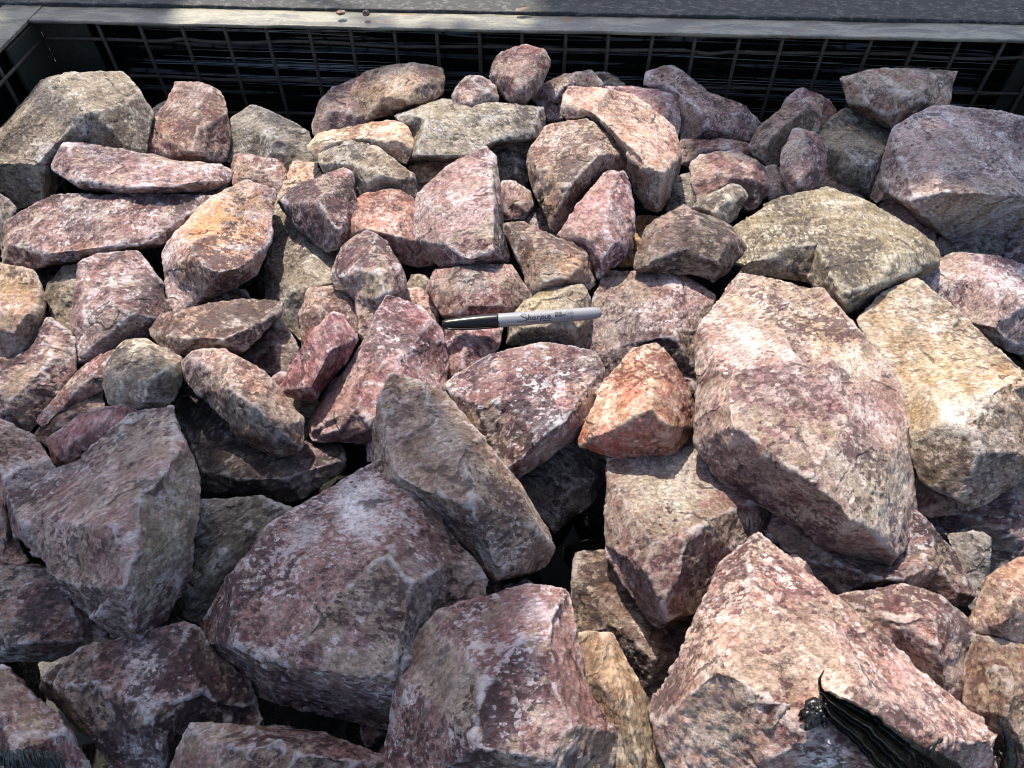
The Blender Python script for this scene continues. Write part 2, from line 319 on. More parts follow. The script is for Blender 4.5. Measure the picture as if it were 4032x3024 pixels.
# ---------------------------------------------------------------- back rows, right half
R('B','large rounded stone with a scooped lower left face, upper centre','pinkbrown',3,
 "430,470 490,470 540,505 600,560 640,600 650,650 640,690 600,700 560,700 520,740 470,800 420,870 370,920 340,890 310,800 280,750 275,690 265,640 270,590 310,520 350,490",
 "280,685,40 350,665,90 450,690,115 540,620,120 620,600,60|430,540,60|400,800,85|330,590,40",[(340,740,60,PEA,.5),(560,600,50,TAN,.4)])
R('B','mauve triangular stone with a pointed top, front of the long pink slab','mauve',4,
 "590,665 640,675 665,705 670,780 680,860 685,930 660,990 600,1050 550,1085 520,1105 515,1040 480,980 420,950 365,930 400,890 440,830 500,750 550,690",
 "600,720,50 560,830,90 520,930,80|630,800,50|600,950,90 540,1040,50",[(600,840,60,GRY,.3)])
R('B','long pale pink slab with a flat sunlit top, leaning in the upper middle','pinkpale',3,
 "420,340 500,345 600,360 680,385 730,410 790,470 840,520 858,590 855,640 830,720 800,790 785,830 740,830 700,800 680,770 670,700 650,640 620,580 560,515 500,470 440,480 398,470 397,400",
 "410,420,50 480,430,100 560,480,120 650,570,130 720,650,140 780,675,130 835,610,60|760,780,60|640,430,40",[(640,450,160,PEA,.35),(830,700,50,GRY,.4)],.85)
R('B','bluish mauve stone tucked behind the long pink slab','mauve',1,
 "550,340 650,345 740,350 820,365 850,420 865,480 850,540 800,520 730,450 650,400 600,380","810,420,35",[])
R('B','wide mottled purple stone at the back right of the long pink slab','purplepale',0,
 "720,290 780,258 840,260 890,290 930,340 1010,390 1070,395 1120,420 1160,460 1190,500 1180,550 1130,570 1040,570 900,560 850,550 860,470 840,400 790,360 715,345",
 "820,320,50 930,440,90 1080,440,70|960,520,70 1060,510,70",[(820,300,80,TAN,.45),(890,480,50,TAN,.4)])
R('B','low pinkish purple slab under the wide mottled stone','pinkdull',0,
 "860,540 950,552 1060,550 1130,570 1180,620 1190,660 1060,640 980,620 910,660 860,650 850,600","950,590,30 1080,590,30",[])
R('B','brown tapering stone pointing up to the right near the mesh','pinkbrown',2,
 "1400,372 1425,385 1422,430 1410,480 1400,530 1350,530 1290,540 1260,600 1250,660 1200,650 1150,620 1130,570 1180,500 1230,450 1290,400 1340,385",
 "1390,400,20 1330,440,60 1230,530,70 1190,590,40",[(1380,500,50,TAN,.4)])
R('B','small purple stone peeping out behind the brown tapering stone','mauve',0,"1330,345 1380,365 1440,400 1475,440 1450,520 1400,520 1300,430 1240,450 1270,400","1400,430,20",[])
R('B','wedge shaped stone with a straight pale top edge at the back right','pinkbrown',3,
 "1600,272 1700,270 1760,268 1850,278 1955,275 1950,310 1920,370 1905,425 1900,470 1790,470 1740,480 1690,505 1620,470 1550,440 1510,400 1500,350 1487,315 1520,288",
 "1550,300,60 1700,290,50 1900,295,30|1545,320,65 1600,400,80 1670,470,50|1800,380,60",[])
R('B','grey green stone with a dark lower face, below the wedge shaped stone','grey',1,
 "1510,422 1560,440 1650,490 1700,505 1690,570 1680,650 1660,700 1615,770 1580,780 1540,760 1430,700 1405,600 1395,520 1440,480",
 "1420,580,60 1500,590,100 1590,650,120 1660,600,70|1520,500,40",[(1530,520,130,TAN,.4)],.9)
R('B','huge lavender boulder with a dark underside at the right edge','lavender',2,
 "1870,428 2000,432 2100,440 2212,465 2300,480 2340,700 2300,900 2212,925 2100,930 1980,940 1900,940 1830,905 1790,850 1740,800 1680,770 1620,800 1600,790 1610,750 1650,700 1665,600 1700,500 1780,450",
 "1650,740,60 1790,790,140 1900,752,170 2050,760,180 2212,770,170 2310,760,120|1720,600,90 1900,560,110 2100,580,120|1900,880,60 2150,880,60",[(2000,850,160,TAN,.6),(2200,840,120,TAN,.6),(1760,520,90,(.55,.38,.36),.4)])
R('B','small upright oval stone leaning by the grey green stone','pinkdull',4,
 "1300,512 1350,513 1400,530 1430,580 1430,640 1410,710 1370,750 1300,768 1275,750 1250,650 1255,600 1280,550","1350,560,35 1330,700,40|1400,620,30",[(1300,600,50,TAN,.5)])
R('B','fan shaped pink stone behind the small tan stone, upper right','pinkdull',3,
 "1000,595 1060,593 1130,610 1180,650 1205,690 1213,740 1200,770 1140,830 1120,830 1090,800 1000,800 920,810 900,770 900,720 905,640 940,610",
 "960,680,40 1060,690,60 1150,700,60|1050,630,30|1160,790,20",[(1040,700,80,(.5,.27,.24),.4)])
R('B','small angular tan stone below the fan shaped pink stone','tan',4,
 "1060,725 1100,735 1128,775 1100,810 1080,860 1040,880 980,860 930,835 905,815 930,790 1000,755","930,812,20 1010,800,50 1090,785,40|1000,840,45",[])
R('B','dim blue grey stone behind the fan shaped stone','grey',0,"830,700 900,680 930,790 900,830 800,850 805,780","850,760,20",[])
R('B','pale bluish stone between the fan shaped and the oval stone','lavender',1,"1190,650 1240,655 1275,720 1290,790 1210,800 1190,720","1240,730,20",[])
R('B','pink stone strip just below the oval stone','pinkdull',1,"1430,640 1480,690 1540,730 1595,795 1500,810 1430,790 1370,760 1390,700","1470,740,20",[])
R('B','broad olive tan slab lying flat right of centre','olive',3,
 "1440,735 1480,755 1540,770 1600,800 1700,860 1780,900 1850,950 1878,1000 1870,1050 1800,1080 1700,1140 1600,1200 1510,1230 1440,1200 1390,1160 1370,1110 1300,1095 1180,1085 1090,1085 1070,1040 1120,970 1080,900 1055,885 1130,840 1200,785 1290,770 1400,745",
 "1110,1030,70 1250,990,100 1400,950,100|1550,1010,120 1700,980,120 1850,1000,60|1500,1190,100 1650,1110,110 1800,1040,70|1440,1080,110|1300,850,50",[(1200,1040,60,GRY,.3),(1500,1120,80,GRY,.2)],1.0)
R('B','narrow purple stone squeezed between the olive slab and the lavender boulder','mauve',1,"1680,770 1740,762 1790,850 1850,900 1880,960 1860,990 1780,930 1700,880 1640,815","1760,850,20",[])
R('B','dark brown diamond stone with shade in its colour and a thin pink upper rim','darkbrown',4,
 "875,805 920,830 950,860 1010,870 1060,900 1115,970 1110,1000 1060,1050 1010,1100 980,1122 930,1080 880,1070 800,1072 680,1070 675,1030 700,950 740,880 790,850",
 "760,910,55 800,860,50 880,840,75 940,890,85 1050,940,70 1090,985,30|860,980,70 1000,1040,60|740,1040,50",[(900,850,45,(.45,.25,.23),.5),(1060,940,50,(.45,.25,.23),.5),(800,880,40,(.45,.25,.23),.4)])  # dark palette puts the face's shade into its colour
R('B','small orange stained bit behind the dark diamond stone','orange',0,"680,850 790,850 760,900 720,980 690,1040 610,1060 650,990 680,930","700,930,20",[])
R('B','fan shaped tan stone with an orange right end, above the marker','pinkbrown',3,
 "200,872 260,885 350,935 420,950 480,980 510,1040 518,1090 510,1150 440,1135 350,1155 285,1175 250,1100 220,1010 180,950 163,890",
 "220,910,40 300,980,70 400,985,85 470,1030,60|320,1110,70 420,1100,80",[(450,1040,70,ORG,.6),(330,1090,60,TAN,.3)])
R('A','dull maroon block lying just above the marker cap','maroon',2,
 "1715,1055 1850,1050 1960,1040 2000,1045 2060,1100 2090,1170 2060,1220 2020,1270 1900,1270 1740,1250 1700,1190 1685,1120",
 "1700,1110,50 1850,1100,100 1950,1110,100 2040,1110,50|1850,1210,80 1990,1210,70",[(1850,1075,90,GRY,.6),(2060,1180,50,DRK,.5)],.8)
R('A','tiny brown chip left of the maroon block','tan',1,"1620,1080 1670,1085 1700,1110 1700,1170 1640,1170 1595,1150","1650,1120,20",[])
R('A','light pink block with a rounded top, behind the plum ridge stone','pink',1,
 "1240,1132 1330,1130 1395,1132 1412,1160 1410,1230 1410,1320 1370,1420 1250,1500 1190,1400 1185,1330 1180,1240 1200,1160","1300,1200,50|1230,1250,40",[])
R('A','plum coloured stone with a sharp ridge pointing down left','plum',3,
 "1310,1225 1350,1240 1385,1290 1405,1330 1380,1400 1340,1450 1290,1500 1250,1570 1180,1570 1110,1550 1098,1535 1130,1470 1180,1390 1220,1320 1270,1270",
 "1315,1260,50 1300,1380,100 1230,1520,90|1200,1450,50 1150,1530,40",[])
R('A','big mauve triangular stone left of the marker cap','mauve',2,
 "1520,1170 1560,1165 1620,1190 1680,1230 1730,1290 1755,1340 1760,1420 1755,1500 1768,1560 1760,1680 1600,1760 1480,1755 1340,1742 1230,1738 1210,1700 1240,1600 1300,1530 1360,1450 1420,1350 1470,1260",
 "1560,1230,60 1640,1330,100 1700,1430,70|1500,1450,120 1560,1520,120|1400,1600,100 1260,1700,50|1460,1700,90",[(1520,1350,90,GRY,.25)])
R('A','small pinkish knob behind the top of the mauve triangular stone','pink',1,"1600,1135 1660,1135 1700,1180 1728,1250 1730,1320 1670,1260 1610,1220 1565,1172","1660,1190,25",[])
R('A','flat mauve red stone just below the marker cap','mauve',2,
 "1755,1290 1860,1270 1985,1280 1965,1370 1920,1430 1850,1490 1800,1525 1770,1520 1755,1480 1750,1400","1850,1350,50 1800,1450,40|1930,1340,30",[(1880,1320,60,MAR,.4)])
R('B','squarish tan stone directly under the marker barrel','tan',2,
 "430,1120 480,1125 500,1180 505,1260 480,1340 465,1372 330,1362 175,1360 178,1300 200,1240 240,1190 330,1150",
 "240,1200,50 400,1170,80 470,1180,50|230,1290,60 430,1290,90",[(280,1230,90,(.55,.44,.24),.5),(380,1350,90,GRY,.5)])  # yellowish entry paints a sun dapple, grey the shade beside it
# ---------------------------------------------------------------- middle rows
R('A','flat pinkish tan stone with a sharp right corner, left of centre','pinkbrown',3,
 "900,1190 1000,1182 1110,1180 1110,1210 1080,1260 1040,1310 1000,1360 950,1390 900,1390 800,1385 720,1410 640,1370 600,1340 590,1290 640,1240 750,1210",
 "620,1310,30 720,1330,70 880,1340,80 980,1290,65 1080,1215,20|800,1260,45",[(780,1260,120,(.5,.33,.25),.4)],.9)
R('A','dark purple stone under the sharp corner of the flat pinkish tan stone','purple',1,
 "1085,1245 1120,1270 1160,1340 1180,1370 1150,1470 1080,1480 1000,1440 950,1400 1010,1360 1050,1310","1090,1350,40",[])
R('A','boxy tan stone with a flat top, front of the flat pinkish stone','tan',3,
 "500,1335 580,1335 640,1370 700,1400 720,1450 715,1510 680,1570 640,1600 560,1615 500,1605 430,1590 405,1520 402,1460 430,1400 470,1360",
 "420,1440,40 490,1480,90 570,1490,110 650,1455,100 705,1435,50|580,1580,70",[(600,1540,80,(.33,.24,.25),.4)],.9)
R('C','potato shaped stone, pink on top and dark brown at its lower end','pinkbrown',3,
 "760,15 830,8 900,15 960,50 1020,80 1090,150 1130,210 1180,280 1200,350 1190,400 1150,430 1090,435 1000,395 940,350 900,290 850,240 780,200 730,140 715,80 725,40",
 "790,80,60 900,150,110 1000,230,130 1090,320,110 1150,380,50|960,290,80|1080,200,50",[(770,80,60,(.5,.28,.26),.5),(1130,350,90,DRK,.5),(1050,250,50,DRK,.3)])
R('C','large dark slate slab lying low below the potato shaped stone','darkgrey',0,
 "690,200 760,150 850,180 1000,300 1150,400 1200,370 1300,370 1350,400 1362,450 1330,500 1290,520 1180,605 1100,610 1050,590 950,590 850,580 790,560 780,490 740,350 700,280",
 "740,420,40 800,480,70 950,530,90 1120,510,90 1310,450,50|1000,450,60",[(1250,440,80,(.2,.12,.13),.5)],.95)
R('C','long brown stone leaning down to the right in the centre','brown',4,
 "1540,108 1620,120 1690,150 1760,190 1790,240 1850,310 1920,370 1970,460 2020,530 2080,610 2150,700 2190,780 2185,830 2130,880 2040,905 1960,935 1920,920 1870,860 1800,800 1740,720 1690,660 1620,650 1570,600 1510,540 1490,470 1480,320 1500,180",
 "1560,180,60 1540,330,80 1545,480,100|1640,570,140 1760,600,165 1880,620,170 2040,665,120|1700,300,100 1820,430,150|1950,880,90 1905,750,140|2120,760,80 2050,860,70",[(1560,350,60,(.4,.26,.25),.5),(1750,400,200,(.36,.26,.20),.5),(1920,800,80,GRY,.5)])
R('D','speckled purple stone with a peach nose, right of the long brown stone','purpledark',3,
 "250,5 330,0 450,5 520,30 560,80 565,150 555,200 530,250 510,300 440,360 370,420 330,450 260,500 215,535 180,500 130,420 60,350 0,280 -50,200 -60,140 0,110 60,60 150,20",
 "450,50,70 510,140,90 440,230,110 330,260,110|210,450,80 300,370,120 420,290,115|150,180,90 250,100,60|60,250,70",[(490,200,70,PEA,.7),(380,200,60,(.5,.28,.26),.5),(340,420,60,TAN,.6)],.7)
R('B','large grey mauve stone right of the marker, behind the red stone','purplepale',1,
 "560,1072 700,1068 800,1070 880,1080 950,1120 1000,1170 1000,1230 980,1300 970,1370 940,1500 900,1560 800,1440 740,1400 680,1440 620,1480 580,1510 560,1440 520,1400 475,1380 485,1300 510,1200 530,1130",
 "590,1150,60 700,1240,90 850,1230,110 960,1200,60|870,1350,80 720,1350,80",[(650,1280,130,GRY,.4),(880,1350,80,TAN,.5)],.8)
R('D','bright red and peach pyramid stone in the middle right','red',4,
 "740,-18 780,-10 830,60 870,110 910,200 928,290 920,320 870,370 830,425 740,435 640,430 540,415 465,395 462,360 490,290 530,200 580,110 650,40",
 "755,20,50 765,120,110 745,235,160|560,345,80 650,300,120 745,235,160 810,320,120 825,390,50",
 [(650,200,60,RED,1.0),(700,100,130,PEA,.85),(560,220,90,PEA,.8),(560,380,110,(.52,.15,.11),.9),(720,370,110,(.46,.17,.14),.85),(860,220,80,(.36,.22,.2),.5),(560,260,90,PEA,.5)],.6)  # dull brown entry paints shade on the right face
R('D','largest pale pink slab with a banded flat face, right of centre','slabpink',4,
 "1080,-285 1180,-285 1300,-262 1380,-225 1450,-170 1550,-90 1600,0 1650,70 1700,140 1735,220 1760,350 1770,480 1770,650 1765,760 1740,820 1660,880 1580,850 1470,820 1390,770 1300,690 1210,610 1100,570 1010,520 960,470 930,400 925,300 915,150 890,60 900,0 930,-80 990,-190 1040,-260",
 "1040,-220,60 1010,-100,100 1005,20,140 1030,150,185 1030,300,200|1060,330,210 1120,330,215 1200,400,215 1350,500,215 1500,610,200 1630,700,150 1690,800,60|1300,0,140 1500,200,170 1660,450,140",
 [(1200,-180,190,(.52,.40,.31),.85),(1420,-70,130,(.56,.40,.27),.8),(1560,60,110,(.54,.42,.32),.8),(1620,560,190,(.44,.38,.30),.85),(1500,430,110,(.44,.37,.30),.6),(1250,130,120,(.33,.19,.205),.65),(1420,190,110,(.33,.19,.205),.65),(1590,260,110,(.33,.19,.205),.6),(1120,-10,90,(.58,.53,.52),.7),(1300,60,60,(.58,.53,.52),.5),(1480,120,60,(.56,.49,.46),.5),(1200,470,90,(.34,.24,.23),.5)],.8)
R('D','big golden tan block at the right edge with a pale front edge','golden',3,
 "1790,-260 1850,-230 1900,-180 1960,-110 2060,-40 2130,20 2200,90 2260,150 2320,250 2280,450 2212,530 2130,575 2030,620 1950,600 1870,560 1800,520 1770,480 1740,350 1720,220 1680,100 1600,0 1550,-100 1620,-180 1700,-240",
 "1750,330,50 1900,280,120 2000,240,150 2100,190,160 2212,110,150|1850,0,60 2000,60,90|2000,450,110 2180,400,100",
 [(2130,150,90,ORG,.5),(1950,270,70,WHT,.6),(2060,220,60,WHT,.5),(1780,-180,110,(.3,.25,.2),.5),(2050,430,170,(.36,.29,.27),.7),(1900,80,130,(.55,.42,.28),.5)],.85)
R('B','mottled lilac boulder at the right edge above the golden tan block','lavender',1,
 "1880,1000 1950,988 2050,1000 2130,1020 2212,1050 2290,1080 2320,1360 2212,1385 2150,1385 2090,1345 2020,1300 1960,1260 1920,1220 1850,1170 1760,1110 1850,1060 1875,1040",
 "2000,1080,70 2120,1150,100 2250,1180,90|2100,1280,90|1900,1100,40",[(2120,1100,100,(.36,.22,.25),.4)])
R('B','flat grey stone in the shade beneath the lavender boulder','grey',0,"1870,930 1980,925 2165,910 2180,1000 2100,1015 1990,1005 1880,1010","2000,965,20",[])
R('B','small dark violet stone at the right edge below the lavender boulder','purpledark',0,"2160,935 2212,905 2290,910 2300,1100 2212,1070 2120,1025","2220,980,30",[])
R('D','stone with a tan top and maroon front, below the red pyramid','purple2',2,
 "560,420 700,400 830,400 920,330 950,430 1010,520 1100,560 1210,620 1233,660 1225,750 1150,790 1100,830 1040,890 1000,940 960,1000 920,1060 820,1095 770,1098 710,1060 670,980 620,880 570,790 558,700 570,600 575,500",
 "610,570,70 680,670,125 760,745,160 860,742,165 960,690,155 1060,640,120 1170,630,60|620,640,80 740,870,150 790,1040,80|870,900,140|720,520,70",
 [(800,560,150,(.42,.37,.30),.75),(850,470,100,(.42,.37,.30),.6)],.9)
R('D','huge speckled pyramid boulder in the lower right foreground','slabpink2',4,
 "1190,738 1240,755 1290,800 1340,860 1400,930 1440,980 1500,1010 1560,1080 1600,1130 1680,1165 1750,1220 1830,1300 1920,1380 2010,1440 2060,1500 2110,1580 2137,1635 2060,1720 1900,1800 1500,1850 1000,1800 820,1669 775,1560 762,1490 780,1400 830,1300 880,1180 930,1080 990,960 1020,880 1100,790",
 "1180,790,70 1150,900,120 1110,1050,170 1050,1200,205 1010,1285,230|820,1440,90 920,1350,170 1010,1285,230 1120,1310,240 1200,1385,235 1290,1400,225|1440,1120,170 1520,1300,220 1700,1400,190 1950,1540,110|1400,1560,240 1650,1640,180|1150,1600,170 950,1600,90",
 [(960,1150,120,(.55,.36,.28),.6),(1420,1620,90,WHT,.75),(1400,1500,60,WHT,.3),(1720,1260,90,(.55,.3,.28),.45),(1500,1340,130,PEA,.3),(1000,1500,170,(.34,.26,.19),.7)],.75)  # first entry paints sunlight on the left face
R('D','ochre stone with a sunlit slope between two foreground boulders','ochre',3,
 "440,1150 520,1115 580,1120 620,1170 660,1260 710,1350 740,1450 775,1560 815,1669 830,1800 600,1800 540,1659 570,1590 580,1500 520,1440 460,1380 440,1300 430,1220",
 "560,1170,40 600,1250,70 640,1380,100 660,1520,100 700,1650,80|510,1280,50 560,1420,60",[(560,1140,50,(.6,.42,.36),.5)])
R('D','large maroon grey boulder at the bottom centre with a dark crack','purple',4,
 "260,938 340,945 415,965 435,1020 445,1100 450,1200 470,1330 520,1400 600,1470 617,1530 590,1590 560,1669 540,1800 -290,1800 -310,1659 -290,1500 -250,1350 -215,1200 -150,1120 -90,1050 0,1000 100,990 160,970",
 "300,1000,60 380,1080,90|40,1090,90 200,1120,140 360,1180,120|0,1250,150 100,1400,190 60,1600,190|360,1370,150 430,1480,130 560,1520,70|-180,1350,100|330,1640,150",
 [(180,1180,60,MAR,.5),(120,1250,50,MAR,.4),(0,1320,130,(.34,.29,.24),.5),(300,1030,60,(.5,.4,.44),.5)],.7)
R('C','huge maroon boulder with a frosted white upper ridge, lower centre left','purple',3,
 "1490,445 1560,430 1650,550 1720,620 1740,700 1800,780 1880,850 1930,920 1920,990 1780,1020 1730,1080 1640,1200 1600,1280 1570,1400 1560,1490 1500,1470 1430,1470 1350,1440 1230,1415 1130,1390 1060,1370 1000,1340 940,1280 850,1220 805,1190 800,1140 805,1060 840,1020 870,960 910,880 950,820 1030,750 1130,680 1200,610 1310,540",
 "1480,520,60 1370,640,110 1180,730,120 1040,800,115 940,900,110|920,980,120 925,1120,150 850,1170,60|950,1190,140 1150,1250,180 1400,1320,185 1560,1350,130|1570,760,170 1610,900,190 1610,1100,195 1590,1250,160|1300,1000,200 1420,750,170|1750,850,110",
 [(1400,600,100,WHT,.55),(1200,730,60,WHT,.4),(1450,720,60,WHT,.4),(1720,900,130,(.15,.10,.10),.5),(1300,1380,180,(.2,.16,.15),.4)],.7)  # dark entries paint shade on the right and lower faces
R('C','big split boulder at the left with a sharp vertical edge and brown right face','purplepale',4,
 "560,250 620,262 680,240 705,260 720,330 750,420 790,510 795,600 805,660 780,720 760,800 740,880 700,960 680,1020 640,1090 590,1150 540,1187 480,1160 430,1140 370,1070 300,1010 260,930 200,880 140,830 60,770 40,720 35,600 90,540 210,490 290,470 350,400 440,340 490,280 540,262",
 "690,290,80 680,400,130 685,490,160 610,560,190 525,610,220|525,610,220 515,800,215 515,950,190 530,1150,80|60,670,80 180,680,140 320,710,190 480,640,220|200,860,110 330,920,160 460,960,190|420,1080,110|350,520,90 220,590,100",
 [(660,750,150,(.30,.25,.18),.85),(730,520,90,(.30,.25,.18),.7),(620,950,110,(.30,.25,.18),.8),(250,710,90,(.5,.32,.3),.5),(520,750,35,WHT,.5),(400,520,80,(.45,.38,.33),.4)],.6)
R('C','lilac stone top poking out behind the split boulder','mauve',2,
 "470,218 520,235 560,262 520,320 460,380 370,440 290,490 215,500 195,430 190,380 250,310 330,270 400,245","420,290,50 330,330,60 260,400,50",[])
R('C','pinkish brown stone behind the lilac one, lower left','pinkbrown',1,
 "400,155 415,250 400,290 330,300 250,350 200,400 165,380 138,355 160,300 230,250 300,210 350,170","320,230,40 230,300,30",[])
R('C','large pink stone cut off by the left edge of the view','pink',2,
 "-80,250 0,282 60,320 120,350 180,400 205,470 215,500 120,570 60,620 60,720 70,780 130,835 60,880 0,880 -100,850","-20,400,90 100,460,70|20,560,90|10,750,50",[(60,500,60,WHT,.3)])
R('C','dark violet stone at the left edge under the split boulder','purpledark',1,
 "-80,870 0,870 60,865 130,860 200,870 280,930 320,1010 380,1070 437,1145 350,1175 280,1210 200,1235 100,1240 0,1245 -80,1240",
 "100,960,60 150,1080,70 280,1050,80|20,1180,80 150,1170,80 320,1140,50",[(60,1190,60,WHT,.5)])
R('C','dark purple boulder with light top edges, lower left foreground','purpledark',2,
 "640,1095 720,1085 800,1110 830,1190 870,1225 950,1285 975,1340 1010,1420 1045,1500 960,1520 780,1510 730,1540 700,1600 680,1669 650,1800 500,1800 460,1669 400,1600 300,1500 200,1410 155,1330 160,1310 200,1270 300,1210 400,1150 480,1150 540,1160 600,1110",
 "190,1325,50 370,1330,120 470,1360,150 560,1370,175 620,1250,140 720,1170,100|590,1480,170 650,1600,130 640,1680,90|800,1330,110 860,1420,90|420,1500,90",
 [(560,1250,80,WHT,.4),(540,1330,50,WHT,.4),(300,1300,80,GRY,.3)],.75)
R('C','purple stone in the bottom left corner with a tan flat top','purple',3,
 "-100,1250 0,1268 60,1300 110,1350 170,1410 230,1460 290,1530 340,1600 380,1700 300,1800 -80,1850","60,1400,60 150,1480,80 230,1500,60|40,1560,130 150,1560,130 220,1510,80|50,1700,110",[(130,1500,80,TAN,.6),(260,1600,80,MAR,.5)])
R('C','long purple stone along the bottom edge left of centre','purple',3,
 "750,1483 850,1485 980,1490 1100,1515 1230,1525 1330,1545 1400,1570 1480,1595 1530,1625 1540,1800 1200,1860 640,1800 665,1669 700,1560 725,1510","800,1550,90 1000,1580,120 1200,1600,120 1400,1640,80|780,1680,80 1100,1720,110",[])
R('C','tiny purple point poking into the dark gap at the bottom','mauve',1,"1425,1450 1530,1450 1560,1490 1520,1515 1480,1550 1440,1582 1425,1540","1480,1500,25",[])
R('C','grey green stone behind the split boulder, below the slate slab','greygreen',1,
 "780,610 800,605 900,600 1000,592 1080,600 1120,630 1170,640 1080,760 960,830 920,900 880,980 815,1070 810,1120 720,1110 640,1100 655,1050 690,970 720,880 760,720","860,700,50 900,800,70 820,900,70|740,1000,50|1050,660,40",[(1090,630,35,WHT,.5),(740,1080,70,DRK,.4)])
R('C','tiny dark purple bit in the gap beside the long brown stone','purpledark',1,"1440,380 1510,375 1510,450 1445,460","1475,420,15",[])
R('A','brown stained stone at the left edge under the long slab','rust2',2,
 "-80,1020 0,1040 60,1050 130,1060 160,1120 175,1170 170,1260 145,1370 135,1410 60,1425 0,1425 -80,1430","50,1130,60 110,1230,90 60,1330,70|-20,1250,90",[(60,1120,80,(.5,.34,.2),.5),(60,1360,60,(.4,.27,.3),.4)])
R('A','plum brown stone with a peaked front ridge, below the long slab','purple',2,
 "540,985 600,1060 640,1120 655,1190 665,1240 620,1280 590,1340 520,1370 460,1400 400,1410 310,1445 285,1400 280,1260 290,1180 310,1110 300,1040 400,1000",
 "295,1275,50 380,1240,100 460,1205,130 540,1230,120 620,1265,60|450,1090,70|400,1340,80",[(450,1320,110,(.22,.17,.15),.5)],.75)  # dark entry paints shade on the face below the ridge
R('A','tan stone in shade left of the plum brown peaked one','tan',1,"250,1050 310,1040 330,1110 310,1180 300,1330 270,1340 200,1260 178,1170 190,1120","250,1150,40",[])
R('A','purple stone at the left with a bright sun patch painted on its tip','purple',1,
 "130,1380 170,1280 190,1250 280,1320 300,1400 300,1480 250,1560 170,1640 130,1700 0,1700 -80,1690 -80,1400 0,1410 60,1410","100,1500,70 200,1420,60|30,1600,60",[(220,1380,50,(.66,.5,.42),.6)])  # pale entry paints a patch of sun on the tip
R('A','long narrow maroon stone left of the boxy tan stone','maroon',2,
 "470,1370 440,1410 415,1480 420,1530 330,1570 240,1620 170,1690 130,1650 240,1550 290,1480 380,1410","380,1460,40 270,1570,40",[])
R('A','dark stone at the left edge between the boulder and the long slab','dark',0,"-60,740 20,780 70,820 60,860 20,960 -60,990","10,860,30",[])
R('A','bluish dark stone in the gap under the long slab','dark',0,"120,1060 250,1040 270,1070 200,1125 165,1125","190,1085,15",[])
R('A','thin purple stone below the tip of the orange faced stone','purple',0,"850,1145 930,1135 970,1145 990,1190 900,1210 780,1215 770,1185","880,1170,20",[])
R('A','dark flake pinched between the two left slabs','dark',2,"650,760 780,745 880,725 910,715 900,745 840,770 700,785","790,757,10",[])
R('D','dark grey stone deep in the gap below the peach nosed stone','darkgrey',0,
 "440,335 530,290 500,390 575,430 570,500 525,600 440,670 360,740 320,680 240,560 205,520 330,430","400,480,60 480,540,60 370,640,40",[])
R('D','brown shaded stone deep between the foreground boulders','darkbrown',0,
 "470,800 560,800 620,860 670,960 710,1040 770,1080 900,1060 940,1070 890,1190 840,1300 780,1420 740,1460 690,1350 640,1230 590,1150 530,1125 450,1150 420,1050 425,950 440,860",
 "520,950,50 620,1100,70 760,1220,80",[])
R('D','dull purple bit behind the boulder with the dark crack','purpledark',1,"180,940 250,912 285,935 270,960 160,990 100,1010 0,1020 -60,980 -40,930 120,930","120,960,15",[])
R('D','brown speckled stone in shade under the largest pink slab','purpledark',2,
 "1230,640 1300,670 1390,740 1470,790 1580,820 1660,850 1720,800 1745,740 1765,640 1820,680 1900,760 1950,820 1980,880 2010,950 2005,1000 1940,1028 1880,1000 1780,970 1740,970 1650,980 1560,990 1480,1000 1420,970 1330,880 1270,810 1230,760 1190,735",
 "1400,830,40 1600,900,90 1720,910,100 1880,830,60|1950,980,40",[(1850,850,90,TAN,.35)])
R('D','half lit grey pink stone right of the pyramid boulder','pinkdull',3,
 "1470,980 1560,955 1680,960 1740,942 1820,955 1880,985 1950,1040 2000,1090 2015,1140 1990,1220 1985,1380 1970,1420 1900,1420 1800,1330 1720,1240 1650,1190 1570,1150 1520,1080 1470,1030",
 "1560,1010,40 1700,1080,70 1850,1060,100 1960,1110,50|1880,1190,100 1900,1310,70|1950,1200,50",[(1850,1180,80,PEA,.3)])
R('D','sunlit pink tan stone at the right edge of the lower right corner','peachdull',3,
 "2300,800 2212,825 2130,865 2070,900 2050,960 2030,1020 1995,1080 2020,1150 2060,1155 2120,1170 2212,1200 2320,1210","2100,930,60 2170,1000,100 2120,1090,90|2260,1000,90|2060,1100,40",[(2110,950,40,(.2,.15,.13),.5)])
R('D','dark reddish brown stone at the right edge below the sunlit pink tan one','rustdark',2,
 "2010,1130 2120,1150 2212,1180 2320,1190 2320,1720 2150,1720 2100,1600 2040,1520 1985,1440 1970,1380 1985,1220","2100,1250,70 2200,1300,90|2120,1450,90 2230,1550,80",[])
R('D','small slate blue stone beside the shaded brown speckled stone','grey',1,"1895,735 2010,728 2065,735 2085,780 2065,900 2050,1000 2000,1050 1960,940 1940,810","2020,800,30",[(2000,850,90,(.24,.2,.22),.5)])
R('D','dark maroon stone in deep shade at the right edge under the golden block','purpledark',0,
 "2100,560 2212,520 2300,470 2320,830 2212,845 2120,890 2070,910 2060,780 2040,755 1900,755 1840,690 1850,640 2000,610","2000,690,30 2150,720,60",[])
R('D','flat pinkish flake under the left corner of the golden block','pinkdull',1,"1750,490 1870,540 1960,590 2050,615 1980,660 1830,670 1760,650","1870,610,20",[])
R('C','small pale chip between the potato shaped stone and the plum ridge stone','mauve',1,"1070,120 1110,95 1140,105 1120,180 1080,170","1105,130,12",[])
R('C','mossy tan stone in the gap right of the potato shaped stone','olive',0,"1120,180 1220,200 1260,215 1240,310 1200,370 1160,290","1200,260,25",[])
